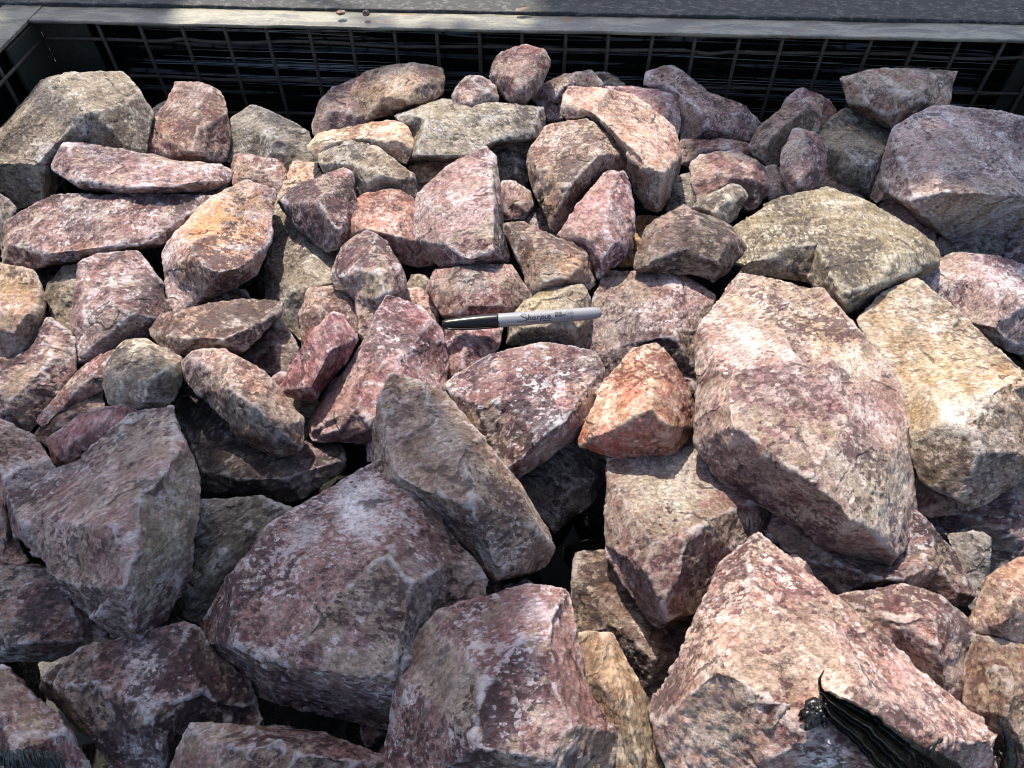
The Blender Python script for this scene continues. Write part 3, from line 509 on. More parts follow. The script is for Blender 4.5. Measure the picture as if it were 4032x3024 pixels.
R('B','small dark purple stone in the gap above the fan shaped tan stone','purpledark',0,"270,830 310,820 370,900 390,940 340,950 240,890 235,860","310,880,20",[])
LIFT = {0: -.032, 1: -.014, 2: .004, 3: .020, 4: .034}
VOX = 2.1/FPX*4032/1024
def pp(s, off):
    r = []
    for t in s.split():
        a = [float(x) for x in t.split(',')]
        r.append((a[0]+off[0], a[1]+off[1], a[2] if len(a) > 2 else 0.))
    return r
def remesh(verts, faces, vox):
    me = bpy.data.meshes.new('tmp'); me.from_pydata([tuple(v) for v in verts], [], faces)
    bm = bmesh.new(); bm.from_mesh(me); bmesh.ops.triangulate(bm, faces=bm.faces); bmesh.ops.recalc_face_normals(bm, faces=bm.faces); bm.to_mesh(me); bm.free()
    ob = bpy.data.objects.new('tmp', me); C.objects.link(ob)
    md = ob.modifiers.new('r', 'REMESH'); md.mode = 'VOXEL'; md.voxel_size = vox
    dg = bpy.context.evaluated_depsgraph_get(); out = bpy.data.meshes.new_from_object(ob.evaluated_get(dg))
    bpy.data.objects.remove(ob); bpy.data.meshes.remove(me)
    return out
def get_co(me):
    a = np.empty(len(me.vertices)*3); me.vertices.foreach_get('co', a); return a.reshape(-1, 3)
def get_no(me):
    a = np.empty(len(me.vertices)*3); me.vertex_normals.foreach_get('vector', a) if hasattr(me, 'vertex_normals') else me.vertices.foreach_get('normal', a); return a.reshape(-1, 3)
def smoother(me):
    e = np.empty(len(me.edges)*2, dtype=np.int32); me.edges.foreach_get('vertices', e); e = e.reshape(-1, 2)
    n = len(me.vertices); i = np.concatenate([e[:, 0], e[:, 1]]); j = np.concatenate([e[:, 1], e[:, 0]]); cnt = np.maximum(np.bincount(i, minlength=n), 1)
    def f(a, it, lam=.6):
        for _ in range(it):
            if a.ndim == 1: m_ = np.bincount(i, a[j], n)/cnt
            else: m_ = np.stack([np.bincount(i, a[j, k], n) for k in range(a.shape[1])], 1)/cnt[:, None]
            a = a+lam*(m_-a)
        return a
    return f
def facet(co, no, K, size, w, seed, iters=5, a=.55):
    """flatten the surface into K fracture planes (clusters of like position and direction)"""
    rs = np.random.RandomState(seed); n = len(co); K = min(K, n//8)
    sub = rs.choice(n, min(n, 6000), replace=False); ps, ns = co[sub], no[sub]
    pk = [ps[0]]; nk = [ns[0]]; dmin = np.full(len(sub), 1e9)
    for _ in range(K-1):
        dmin = np.minimum(dmin, ((ps-pk[-1])**2).sum(1)/size**2+a*((ns-nk[-1])**2).sum(1)); j = int(np.argmax(dmin*rs.uniform(.6, 1, len(sub)))); pk.append(ps[j]); nk.append(ns[j])
    pk, nk = np.array(pk), np.array(nk)
    def assign(p, q):
        X = np.hstack([p/size, q*math.sqrt(a)]); Y = np.hstack([pk/size, nk*math.sqrt(a)])
        return np.argmin((Y*Y).sum(1)[None, :]-2*X@Y.T, 1)
    for _ in range(iters):
        l = assign(ps, ns); c = np.maximum(np.bincount(l, minlength=K), 1)[:, None]; keep = np.bincount(l, minlength=K) > 0
        p2 = np.stack([np.bincount(l, ps[:, k], K) for k in range(3)], 1)/c; n2 = np.stack([np.bincount(l, ns[:, k], K) for k in range(3)], 1)
        n2 /= np.maximum(np.linalg.norm(n2, axis=1), 1e-9)[:, None]; pk = np.where(keep[:, None], p2, pk); nk = np.where(keep[:, None], n2, nk)
    l = assign(co, no); d = ((co-pk[l])*nk[l]).sum(1)
    # the plane value also looks at the runner-up facets, so that creases meet instead of stepping
    return co-nk[l]*(np.clip(d, -.05*size, .05*size)*w)[:, None], l, K
def finish_rock(me, size, seed, vox, rough=1.0):
    """split into flat fracture faces, then add chips and grit"""
    sm = smoother(me); co = sm(get_co(me), 1, .5)
    me.vertices.foreach_set('co', co.ravel()); me.update(); no = sm(get_no(me), 5); no /= np.maximum(np.linalg.norm(no, axis=1), 1e-9)[:, None]
    s = size; o = np.array([seed*13.7, seed*5.1, seed*29.3])
    co = co+no*(fbm(co/(s*.45)+o, 2, seed)*s*.030)[:, None]
    K1 = int(22+60*s); co, lab, KK = facet(co, no, K1, s, .88, seed)
    co = sm(co, 1, .5); me.vertices.foreach_set('co', co.ravel()); me.update(); no = sm(get_no(me), 1); no /= np.maximum(np.linalg.norm(no, axis=1), 1e-9)[:, None]
    co = co+no*(fbm(co/(s*.16+.006)+o+5, 3, seed+2)*(s*.010+.0007))[:, None]
    co, lab2, K2_ = facet(co, no, int(K1*6), s*.45, .62, seed+1, 2)
    co = sm(co, 1, .5); me.vertices.foreach_set('co', co.ravel()); me.update(); no = get_no(me)
    rs = np.random.RandomState(seed+7); fr = rs.rand(KK)[lab]; fr2 = rs.rand(KK)[lab]
    rng = random.Random(seed); R_ = np.array(Matrix.Rotation(rng.uniform(0, 3), 3, (rng.uniform(-1, 1), rng.uniform(-1, 1), rng.uniform(-1, 1)))); q = co@R_.T; q = q*np.array((1, 1, .6))
    d = chips(q/.009+o, seed+5, 1.3)*.0010
    d += fbm(q/.0045+o, 3, seed+9, .7)*.0014
    co2 = co+no*(d-d.mean())[:, None]*rough
    for nm, val in (('facet', fr), ('facet2', fr2)):
        a_ = me.attributes.new(nm, 'FLOAT', 'POINT'); a_.data.foreach_set('value', sm(val, 2).astype(np.float32))
    # convexity, used to frost the ridges
    big = sm(co2, 14, .7); ed = ((co2-big)*no).sum(1)/(vox*1.3)
    me.vertices.foreach_set('co', co2.ravel())
    a = me.attributes.new('edge', 'FLOAT', 'POINT'); a.data.foreach_set('value', np.clip(ed, 0, 1).astype(np.float32))
    me.polygons.foreach_set('use_smooth', np.ones(len(me.polygons), bool)); me.update()
    return co2
BV = []
def build_rock(i, r):
    off = TILE[r['tile']]; out = pp(r['outline'], off); n = len(out)
    chains = [pp(c, off) for c in r['inner'].split('|')]
    area = abs(sum(out[k][0]*out[(k+1) % n][1]-out[(k+1) % n][0]*out[k][1] for k in range(n)))/2
    spx = math.sqrt(area); cu = sum(p[0] for p in out)/n; cv = sum(p[1] for p in out)/n
    out = [(p[0]+5*(p[0]-cu)/math.hypot(p[0]-cu, p[1]-cv), p[1]+5*(p[1]-cv)/math.hypot(p[0]-cu, p[1]-cv), p[2]) for p in out]
    Dc = Dpile(max(cv, 150)); lift = LIFT[r['lev']]+r.get('dl', 0)
    k = r['k']
    hk = r.get('hk', 1.7)
    def depth(v, h): return Dc+k*(Dpile(v)-Dc)-lift-h*(hk if h > 0 else 1)/FPX*Dc
    size = spx/FPX*Dc
    # the upper faces run almost flat to the outline, the lower ones drop away
    allin = [p for ch in chains for p in ch]; hh_ = max(p[1] for p in out)-min(p[1] for p in out)
    def lifted(p):
        near = sorted((math.hypot(p[0]-q[0], p[1]-q[1]), q[2]) for q in allin)[:2]; t = max(-1, min(1, (cv-p[1])/(hh_*.5)))
        return (p[0], p[1], p[2]+(near[0][1]+near[-1][1])*.5*max(0, .28+.34*t))
    out = [lifted(p) for p in out]
    # front: constrained triangulation of outline + ridge lines
    v2 = [Vector((p[0], p[1])) for p in out]; hs = {}
    ed = []; 
    for ch in chains:
        b = len(v2); v2 += [Vector((p[0], p[1])) for p in ch]; ed += [(b+q, b+q+1) for q in range(len(ch)-1)]
    allp = out+[p for ch in chains for p in ch]
    V, E, F, ov, oe, of = delaunay_2d_cdt(v2, ed, [list(range(n))], 1, 1e-3)
    H = []
    for q, v in enumerate(V):
        if ov[q]: H.append(allp[ov[q][0]][2])
        else:     # a crossing: nearest inputs
            ds = sorted((((v.x-p[0])**2+(v.y-p[1])**2), p[2]) for p in allp)[:2]; H.append((ds[0][1]+ds[1][1])/2)
    verts = [P(v.x, v.y, depth(v.y, h)) for v, h in zip(V, H)]; faces = [list(f) for f in F]
    # which V are the outline, in order
    omap = {}
    for q, o_ in enumerate(ov):
        for x in o_:
            if x < n: omap[x] = q
    # boundary edges in order (constraint may have inserted points)
    cnt = {}
    for f in F:
        for a, b in zip(f, list(f[1:])+[f[0]]):
            cnt[(a, b)] = 1
    nxt = {a: b for (a, b) in cnt if (b, a) not in cnt}
    st = next(iter(nxt)); loop = [st]
    while nxt[loop[-1]] != st and len(loop) < 500: loop.append(nxt[loop[-1]])
    rng = random.Random(i*7+1)
    T = size*.42*r['thick']*FPX/Dc
    wall_back = .955
    def back(sc, t):
        ids = []
        for q in loop:
            v = V[q]; u_ = cu+(v.x-cu)*sc*(1+rng.uniform(-.06, .06)); v_ = cv+(v.y-cv)*sc*(1+rng.uniform(-.06, .06))
            D = depth(v_, -t*rng.uniform(.85, 1.15)); p = P(u_, v_, D)
            if p.y > .866: p = p.copy(); p.y = .866
            verts.append(p); ids.append(len(verts)-1)
        return ids
    r1 = back(.93, T*.5); r2 = back(.55, T*1.1); D = depth(cv, -T*1.25); pc = P(cu, cv, D)
    if pc.y > .866: pc.y = .866
    verts.append(pc); ctr = len(verts)-1; m_ = len(loop)
    for ra, rb in ((loop, r1), (r1, r2)):
        for q in range(m_): faces.append([ra[(q+1) % m_], ra[q], rb[q], rb[(q+1) % m_]])
    for q in range(m_): faces.append([r2[(q+1) % m_], r2[q], ctr])
    org = P(cu, cv, Dc-lift)
    vox = max(VOX*Dc*(1.0), .0011)
    me = remesh([v-org for v in verts], faces, vox)
    co = finish_rock(me, size, i+1, vox, r.get('rough', 1.))
    # mineral staining plus painted sun and shade patches, in the stone's own space
    nv = len(co); col = np.zeros((nv, 4)); col[:, 3] = 1; W = np.zeros(nv)
    if r['stains_light']:
        tu = r['stains_light']
        w3 = fbm(co/.012+i, 4, 77)
        X = co+np.array(org)[None, :]; rel = X-np.array(CO)[None, :]
        dd = rel@np.array(CF); uu = rel@np.array((1, 0, 0))/dd*FPX+CX; vv = CY-rel@np.array(CU)/dd*FPX
        for (sx, sy, sr, sc, sw) in tu:
            rr = np.hypot(uu-(sx+off[0]), vv-(sy+off[1]))/sr+w3*.45
            w = np.clip(1.25-rr, 0, 1)**.8*sw
            newW = np.maximum(W, w); t_ = np.where(newW > 0, w/np.maximum(w+W, 1e-6), 0)[:, None]
            col[:, :3] = col[:, :3]*(1-t_)+np.array(sc)[None, :]*t_; W = newW
    a = me.attributes.new('stain', 'FLOAT_COLOR', 'POINT'); a.data.foreach_set('color', col.astype(np.float32).ravel())
    a = me.attributes.new('stain_light_w', 'FLOAT', 'POINT'); a.data.foreach_set('value', np.clip(W*1.2, 0, 1).astype(np.float32))
    me.name = 'stone'
    o = link_mesh('stone', me, rockmat(r['pal'])); o.location = org
    tag(o, r['label'], 'stone', 'broken stones heaped in the steel bin')
    return o
for i, r in enumerate(ROCKS): build_rock(i, r)
bpy.context.view_layer.update()
DG = bpy.context.evaluated_depsgraph_get()
def hitD(u, v, default=.6):           # distance along the view axis of the pile surface seen at (u, v)
    d = (P(u, v, 1)-CO).normalized()
    ok, loc, *_ = scn.ray_cast(DG, CO, d)
    return (loc-CO).dot(CF) if ok else default

# ------------------------------------------------------------------ the steel bin
YAW = math.radians(-2.4)
WX = Vector((math.cos(YAW), math.sin(YAW), 0)); WY = Vector((-math.sin(YAW), math.cos(YAW), 0)); WZ = Vector((0, 0, 1))
W0 = Vector((0, .877, 0))
def W(x, y, z): return W0+WX*x+WY*y+WZ*z
def steel(name, base, crust, rust, rusty=.4, rough=.6, scale=60, crustth=.5, along=1.):
    m = M(name); tc = m.n('TexCoord'); mp = m.n('Mapping'); m.L.new(tc.outputs['Object'], mp.inputs[0]); mp.inputs['Scale'].default_value = (along, 1, 1); v = mp.outputs[0]
    col = m.mix(m.ramp(m.noise(v, scale, 6, .7, .6), crustth-.05, crustth+.09), base, crust)
    col = m.mix(m.math('MULTIPLY', m.ramp(m.noise(v, 400, 4, .7), .45, .7), .5), col, (base[0]*.5, base[1]*.5, base[2]*.5))
    col = m.mix(m.math('MULTIPLY', m.ramp(m.noise(v, 35, 5, .75, .8), .60, .70), rusty), col, rust)
    col = m.mix(m.math('MULTIPLY', m.ramp(m.noise(v, 260, 6, .75), .66, .72), .8), col, (.6, .58, .54))
    m.s(m.b.inputs['Base Color'], col); m.b.inputs['Roughness'].default_value = rough; m.b.inputs['Specular IOR Level'].default_value = .4
    h = m.math('ADD', m.noise(v, scale*1.5, 6, .7), m.math('MULTIPLY', m.noise(v, 600, 3, .6), .3))
    m.L.new(m.bump(h, .0012, .7), m.b.inputs['Normal'])
    return m.m
m_lip = steel('worn_galvanised_steel', (.105, .098, .082), (.22, .205, .155), (.20, .085, .035), .7, .45, 45, .47, .35)
m_beam = steel('dirt_crusted_steel', (.022, .023, .024), (.095, .092, .086), (.16, .08, .04), .3, .75, 130, .54, .7)
m_dark = steel('dark_green_steel', (.018, .021, .015), (.035, .034, .025), (.07, .035, .02), .3, .7, 40, .6)
m_wire = steel('rusty_wire', (.055, .043, .035), (.085, .062, .048), (.13, .06, .03), .8, .7, 120, .5)
LX, RX = -.574, .612; ZR = .0615
bin_ = tag(empty('steel_bin', W(0, 0, -.55)), 'rusty steel bin with a flat weathered rim and dark wire mesh sides, holding the stones', 'bin')
inv = Matrix.Translation(-Vector(bin_.location))
def bpart(name, bm, mat, smooth=False):
    bm.transform(inv); return bm_obj(name, bm, mat, bin_, smooth)
def rough_strip(x0, x1, y0, y1, z1, z0, nx=260, ny=14, seed=0, amp=.0008):
    """a rim plate as a closed slab with a rounded, slightly battered edge"""
    bm = bmesh.new(); top = []
    prof = [(y0+.0012, z0), (y0, z0+.0010), (y0, z1-.0012), (y0+.0004, z1-.0004), (y0+.0014, z1)]+[(y0+(y1-y0)*k/ny, z1) for k in range(1, ny+1)]+[(y1, z0)]
    X = np.linspace(x0, x1, nx); rows = []
    for x in X:
        q = np.array([[x*30, p[0]*40, p[1]*80] for p in prof]); nz = fbm(q, 3, seed)*amp
        rows.append([bm.verts.new(W(x, p[0]+(nz[k] if k < 5 else 0), p[1]+nz[k])) for k, p in enumerate(prof)])
    m_ = len(prof)
    for a, b in zip(rows, rows[1:]):
        for k in range(m_): bm.faces.new((a[k], b[k], b[(k+1) % m_], a[(k+1) % m_]))
    bm.faces.new(rows[0]); bm.faces.new(rows[-1][::-1])
    bmesh.ops.recalc_face_normals(bm, faces=bm.faces)
    return bm
YF = -.008                                        # front edge of the back rim, just ahead of the wires
bpart('rim', rough_strip(LX+.001, RX+.05, YF, .030, ZR, ZR-.0042, seed=3), m_lip, True)
bpart('beam', rough_strip(LX-.25, RX+.25, .031, .24, ZR+.0035, ZR-.006, ny=40, seed=9, amp=.0012), m_beam, True)
def side_rim(xs, sgn):
    bm = bmesh.new()
    add_box(bm, W(xs+sgn*.0245, YF/2-.40+.015, ZR-.002), WX*.024, WY*(.425), WZ*.0021, .0008)
    return bm
bpart('side_rim', side_rim(LX, -1), m_lip); bpart('side_rim', side_rim(RX+.05, 1), m_lip)
# corner plates inside the back corners
for xs, sg in ((LX, 1), (RX+.05, -1)):
    bm = bmesh.new(); add_box(bm, W(xs+sg*.030, .0085, -.255), WX*.030, WY*.0022, WZ*.310, .0006)
    add_box(bm, W(xs+sg*.002-sg*.004, -.030, -.255), WX*.0022, WY*.036, WZ*.310, .0006)
    bpart('corner_plate', bm, m_dark)
# wire mesh: back panel and the two sides
def wire(bm, a, b, seed, amp=.0010, r=.0023, n=40, lump=None):
    a, b = Vector(a), Vector(b); pts = []
    t = np.linspace(0, 1, n); q = np.stack([t*(b-a).length*9, t*0+seed*3.1, t*0], 1); n1 = fbm(q, 3, seed)*amp; n2 = fbm(q+9, 3, seed)*amp
    for k, tt in enumerate(t):
        p = a.lerp(b, tt)+WZ*n1[k]*(1 if abs((b-a).z) < .01 else 0)+WX*n1[k]*(1 if abs((b-a).z) > .01 else 0)+WY*n2[k]
        if lump:
            for lx, lw, lh in lump:
                p = p+WZ*lh*math.exp(-(((p-W0).dot(WX)-lx)/lw)**2)
        pts.append(p)
    add_tube(bm, pts, r, 8)
bm = bmesh.new(); pit = .0508
x = .0122-pit*11
while x < RX+.03:
    if x > LX+.03: wire(bm, W(x, 0, .056), W(x, 0, -.50), int(x*1000)+999, .0016)
    x += pit
for k in range(12):
    z = .035-.0465*k
    lump = [(-.43+.03, .016, .0035), (.235, .02, -.004)] if k == 0 else None
    wire(bm, W(LX, .0038, z), W(RX+.05, .0038, z), 50+k, .003, .0021, 120, lump)
bpart('mesh_panel', bm, m_wire, True)
for xs in (LX-.004, RX+.054):
    bm = bmesh.new()
    for j in range(19):
        y = -.0508*j-.04
        wire(bm, W(xs, y, .055), W(xs, y, -.50), 80+j, .0012, n=20)
    for k in range(12):
        z = .035-.0465*k
        add_tube(bm, [W(xs+.004*(1 if xs < 0 else -1), 0, z), W(xs+.004*(1 if xs < 0 else -1), -.95, z)], .002, 8)
    bpart('mesh_panel', bm, m_wire, True)
bm = bmesh.new(); add_box(bm, W((LX+RX)/2+.02, -.46, -.553), WX*.63, WY*.50, WZ*.004); bpart('base', bm, steel('shade_dark_floor_steel', (.012, .010, .009), (.02, .015, .013), (.03, .015, .01)))  # floor coloured near black to paint the shade down the gaps

# black stretch film behind the mesh, shiny horizontal creases
m = M('black_film'); m.s(m.b.inputs['Base Color'], (.004, .006, .007)); m.b.inputs['Roughness'].default_value = .16; m.b.inputs['Specular IOR Level'].default_value = .5
m_film = m.m
bm = bmesh.new(); nx, nz = 150, 330; xs = np.linspace(LX-.02, RX+.06, nx); zs = np.linspace(.058, -.40, nz)
g = np.stack(np.meshgrid(xs, zs, indexing='ij'), -1).reshape(-1, 2)
q = np.stack([g[:, 0]*2.2, g[:, 1]*130+g[:, 0]*4, g[:, 0]*0], 1); q2 = np.stack([g[:, 0]*5, g[:, 1]*420, g[:, 0]*0+4], 1); q3 = np.stack([g[:, 0]*1.5, g[:, 1]*22, g[:, 0]*0+8], 1)
off_ = vnoise(q, 3)*.0032+vnoise(q2, 5)*.0009+vnoise(q3, 7)*.002
vs = [bm.verts.new(W(a[0], .034+o_, a[1])) for a, o_ in zip(g, off_)]
for a in range(nx-1):
    for b in range(nz-1): bm.faces.new((vs[a*nz+b], vs[a*nz+b+1], vs[(a+1)*nz+b+1], vs[(a+1)*nz+b]))
bmesh.ops.solidify(bm, geom=bm.faces[:], thickness=.0006)
fo = bm_obj('plastic_film', bm, m_film, None, True); tag(fo, 'black plastic film with thin shiny horizontal creases behind the back wire mesh', 'film')

for xs_ in (LX-.012, RX+.062):
    bs = bmesh.new(); add_box(bs, W(xs_, -.45, -.20), WX*.0008, WY*.47, WZ*.252); bm_obj('side_dark_sheet', bs, m_film, fo)  # black sheets added beside the bin to keep its sides dark
m = M('glint_strand_plastic'); m.s(m.b.inputs['Base Color'], (.30, .31, .31)); m.b.inputs['Roughness'].default_value = .12; m.b.inputs['Metallic'].default_value = .6  # pale added strands stand in for glints on the film
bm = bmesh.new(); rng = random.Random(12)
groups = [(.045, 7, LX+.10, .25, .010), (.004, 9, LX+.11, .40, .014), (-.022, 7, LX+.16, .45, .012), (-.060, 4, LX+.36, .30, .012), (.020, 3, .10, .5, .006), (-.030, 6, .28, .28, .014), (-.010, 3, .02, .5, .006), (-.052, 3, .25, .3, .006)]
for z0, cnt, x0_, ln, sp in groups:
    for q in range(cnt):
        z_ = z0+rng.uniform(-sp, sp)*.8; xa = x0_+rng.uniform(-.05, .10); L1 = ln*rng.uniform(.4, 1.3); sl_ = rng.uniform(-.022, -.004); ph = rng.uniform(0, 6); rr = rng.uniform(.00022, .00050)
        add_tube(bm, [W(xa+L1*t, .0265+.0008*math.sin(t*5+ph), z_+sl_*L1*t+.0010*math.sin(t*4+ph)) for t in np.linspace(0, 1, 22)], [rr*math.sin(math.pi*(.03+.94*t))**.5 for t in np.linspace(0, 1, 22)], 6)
bm_obj('glint_strand', bm, m.m, fo, True)

# three scraps lying on the rim
def chip(loc, s, pal, label, seed, flat=.6):
    bm = bmesh.new(); bmesh.ops.create_icosphere(bm, subdivisions=2, radius=s)
    rng = random.Random(seed)
    for v in bm.verts:
        v.co *= 1+rng.uniform(-.16, .16); v.co.z *= flat; v.co.x *= 1.3
    o = bm_obj('stone_chip', bm, rockmat(pal)); o.location = loc; tag(o, label, 'stone chip'); return o
def onrim(u, v, z):
    D = Dplane(v, z); return P(u, v, D)
chip(onrim(1342, 50, ZR+.0075), .0042, 'peach', 'tiny tan stone chip lying at the back of the rim, the left one of two', 3)
chip(onrim(1441, 52, ZR+.0075), .0032, 'pinkpale', 'tiny pink stone chip lying at the back of the rim, right of the tan chip', 4, 1.2)
bm = bmesh.new(); c = onrim(2058, 38, ZR+.0065)
lv = [bm.verts.new(c+Vector((a, b, h_))) for a, b, h_ in ((-.009, -.004, 0), (-.002, -.005, .001), (.009, -.001, .0015), (.010, .003, .003), (.001, .004, .0035), (-.008, .001, .001))]
bm.faces.new(lv); bmesh.ops.solidify(bm, geom=bm.faces[:], thickness=.0006)
mb = M('dry_leaf'); mb.s(mb.b.inputs['Base Color'], mb.mix(mb.noise(mb.n('TexCoord').outputs['Object'], 300, 4), (.13, .085, .06), (.25, .19, .15))); 
tag(bm_obj('leaf_scrap', bm, mb.m), 'flat brown scrap of dry leaf lying on the rim above the mesh', 'leaf')

PAL['rubble'] = ((.016, .013, .013), (.008, .007, .007), (.03, .028, .03), .1, .6, .6, 0); rubm = rockmat('rubble')  # stone blackened to paint the shade deep in the gaps
# ------------------------------------------------------------------ rubble under the seen stones, outer layers added to keep light out
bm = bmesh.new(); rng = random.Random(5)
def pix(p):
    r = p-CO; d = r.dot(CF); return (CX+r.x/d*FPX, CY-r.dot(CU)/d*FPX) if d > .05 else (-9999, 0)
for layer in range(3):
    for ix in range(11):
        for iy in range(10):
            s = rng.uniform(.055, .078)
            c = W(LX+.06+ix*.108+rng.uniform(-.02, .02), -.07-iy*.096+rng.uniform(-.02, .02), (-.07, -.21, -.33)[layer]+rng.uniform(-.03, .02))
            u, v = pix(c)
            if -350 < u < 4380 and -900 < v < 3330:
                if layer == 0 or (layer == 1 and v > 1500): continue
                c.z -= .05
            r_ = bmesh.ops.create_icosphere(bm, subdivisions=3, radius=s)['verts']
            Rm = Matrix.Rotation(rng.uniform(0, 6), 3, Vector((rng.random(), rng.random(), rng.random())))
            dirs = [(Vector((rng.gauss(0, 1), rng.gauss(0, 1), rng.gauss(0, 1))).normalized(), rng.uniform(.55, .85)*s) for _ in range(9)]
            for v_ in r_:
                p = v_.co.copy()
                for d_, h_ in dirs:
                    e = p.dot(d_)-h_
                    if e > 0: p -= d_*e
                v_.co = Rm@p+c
rb = bm_obj('rubble_bed', bm, rubm); tag(rb, 'broken rubble under the visible stones, coloured near black for shade in the gaps', 'rubble', kind='stuff')
# ground the bin stands on
bm = bmesh.new(); bmesh.ops.create_grid(bm, x_segments=2, y_segments=2, size=12)
mg = M('gravel_ground'); v_ = mg.n('TexCoord').outputs['Object']
mg.s(mg.b.inputs['Base Color'], mg.mix(mg.ramp(mg.noise(v_, 40, 8, .7), .35, .65), (.07, .065, .06), (.20, .185, .165))); mg.b.inputs['Roughness'].default_value = .95
mg.L.new(mg.bump(mg.noise(v_, 60, 6, .7), .02), mg.b.inputs['Normal'])
gr = bm_obj('ground', bm, mg.m); gr.location = (0, 0, -.56); gr['kind'] = 'structure'

# ------------------------------------------------------------------ the marker pen
def restD(t0, t1):                    # where the barrel can lie between fractions t0..t1 of its length
    return min(hitD(1741+627*t, 1279-48*t+w, .66)+(0 if abs(w) < 20 else .004) for t in np.linspace(t0, t1, 12) for w in (-24, -12, 0, 12, 24))
dl_, dr_ = restD(.0, .45), restD(.5, 1.); print('pen rests at', dl_, dr_)
dl_ = max(dl_, dr_-.006)-.0062; dr_ = dr_-.0062
ma, mb_ = P(1741, 1279, dl_), P(2368, 1231, dr_)
ax = (mb_-ma).normalized(); LEN = (mb_-ma).length
fz = (-CF-ax*(-CF).dot(ax)).normalized()              # towards the viewer
fy = fz.cross(ax).normalized()                       # up across the barrel, as seen
if fy.dot(CU) < 0: fy = -fy
mk = tag(empty('marker_pen', ma), 'grey and black permanent marker pen lying level across the stones', 'marker pen')
MX = Matrix(((ax.x, fy.x, fz.x, ma.x), (ax.y, fy.y, fz.y, ma.y), (ax.z, fy.z, fz.z, ma.z), (0, 0, 0, 1)))
MXL = Matrix.Translation(-ma)@MX
def lathe(prof, seg=40):
    bm = bmesh.new(); rings = []
    for x_, r_ in prof: rings.append([bm.verts.new(MXL@Vector((x_, r_*math.cos(2*math.pi*k/seg), r_*math.sin(2*math.pi*k/seg)))) for k in range(seg)])
    for a, b in zip(rings, rings[1:]):
        for k in range(seg): bm.faces.new((a[k], a[(k+1) % seg], b[(k+1) % seg], b[k]))
    bm.faces.new(rings[0]); bm.faces.new(rings[-1]); bmesh.ops.recalc_face_normals(bm, faces=bm.faces); return bm
k_ = LEN/627.
capL = 218*k_; RB = 27.5*k_
m = M('grey_pen_plastic'); m.s(m.b.inputs['Base Color'], (.215, .215, .23)); m.b.inputs['Roughness'].default_value = .22; m_pen = m.m
m = M('black_pen_plastic'); m.s(m.b.inputs['Base Color'], (.005, .005, .006)); m.b.inputs['Roughness'].default_value = .28; m.b.inputs['Specular IOR Level'].default_value = .3; m_blk = m.m
m = M('black_print'); m.s(m.b.inputs['Base Color'], (.02, .02, .025)); m.b.inputs['Roughness'].default_value = .5; m_ink = m.m
m = M('grey_print'); m.s(m.b.inputs['Base Color'], (.07, .07, .09)); m.b.inputs['Roughness'].default_value = .5; m_ink2 = m.m
prof = [(capL+.0002, RB*1.0)]+[(capL+(LEN-capL)*t, RB*(1-.10*t)) for t in np.linspace(.02, .90, 12)]
xe = capL+(LEN-capL)*.90; Le = LEN-xe; re = RB*.91
prof += [(xe+Le*math.sin(a), re*(.35+.65*math.cos(a))) for a in np.linspace(.15, 1.5, 10)]
bm_obj('barrel', lathe(prof), m_pen, mk, True)
prof = [(0, 12*k_), (1.5*k_, 15*k_), (5*k_, 18*k_)]+[(capL*t, (18.5+11.2*math.sin(min(1, t/.85)*math.pi/2)**.9)*k_) for t in np.linspace(.05, .985, 24)]+[(capL, 29.5*k_), (capL, 27.0*k_)]
bm_obj('cap', lathe(prof), m_blk, mk, True)
# clip along the lower side of the cap
bm = bmesh.new(); ang = math.radians(-52); cd = Vector((0, math.sin(ang), math.cos(ang))); ct = Vector((0, math.cos(ang), -math.sin(ang)))
rows = []
for t in np.linspace(0, 1, 24):
    x_ = (14+178*t)*k_; rr = (18.5+11.2*math.sin(min(1, (x_/capL)/.85)*math.pi/2)**.9)*k_; gap = (2.5+3*math.sin(t*math.pi))*k_; w_ = (5.2-1.0*t)*k_*(1 if t < .93 else max(.3, (1-t)/.07))
    if t < .06: gap = -.5*k_
    rows.append([bm.verts.new(MXL@(Vector((x_, 0, 0))+cd*(rr+gap+q_[1]*k_)+ct*(w_*q_[0]))) for q_ in ((-1, 0), (-.8, 2.6), (0, 3.4), (.8, 2.6), (1, 0))])
for a, b in zip(rows, rows[1:]):
    for q in range(5): bm.faces.new((a[q], b[q], b[(q+1) % 5], a[(q+1) % 5]))
bm.faces.new(rows[0]); bm.faces.new(rows[-1][::-1]); bmesh.ops.recalc_face_normals(bm, faces=bm.faces)
m = M('glossy_clip'); m.s(m.b.inputs['Base Color'], (.02, .02, .02)); m.b.inputs['Roughness'].default_value = .1; m_clip = m.m
bm_obj('clip', bm, m_clip, mk, True)
def wrap(x_, y_, lift=.00012):        # x along the pen, y across (pen units, px) -> point on the barrel
    t = (x_*k_-capL)/(LEN-capL); rr = RB*(1-.10*max(0, min(.9, t)))+lift; th = y_*k_/rr
    return MXL@Vector((x_*k_, rr*math.sin(th), rr*math.cos(th)))
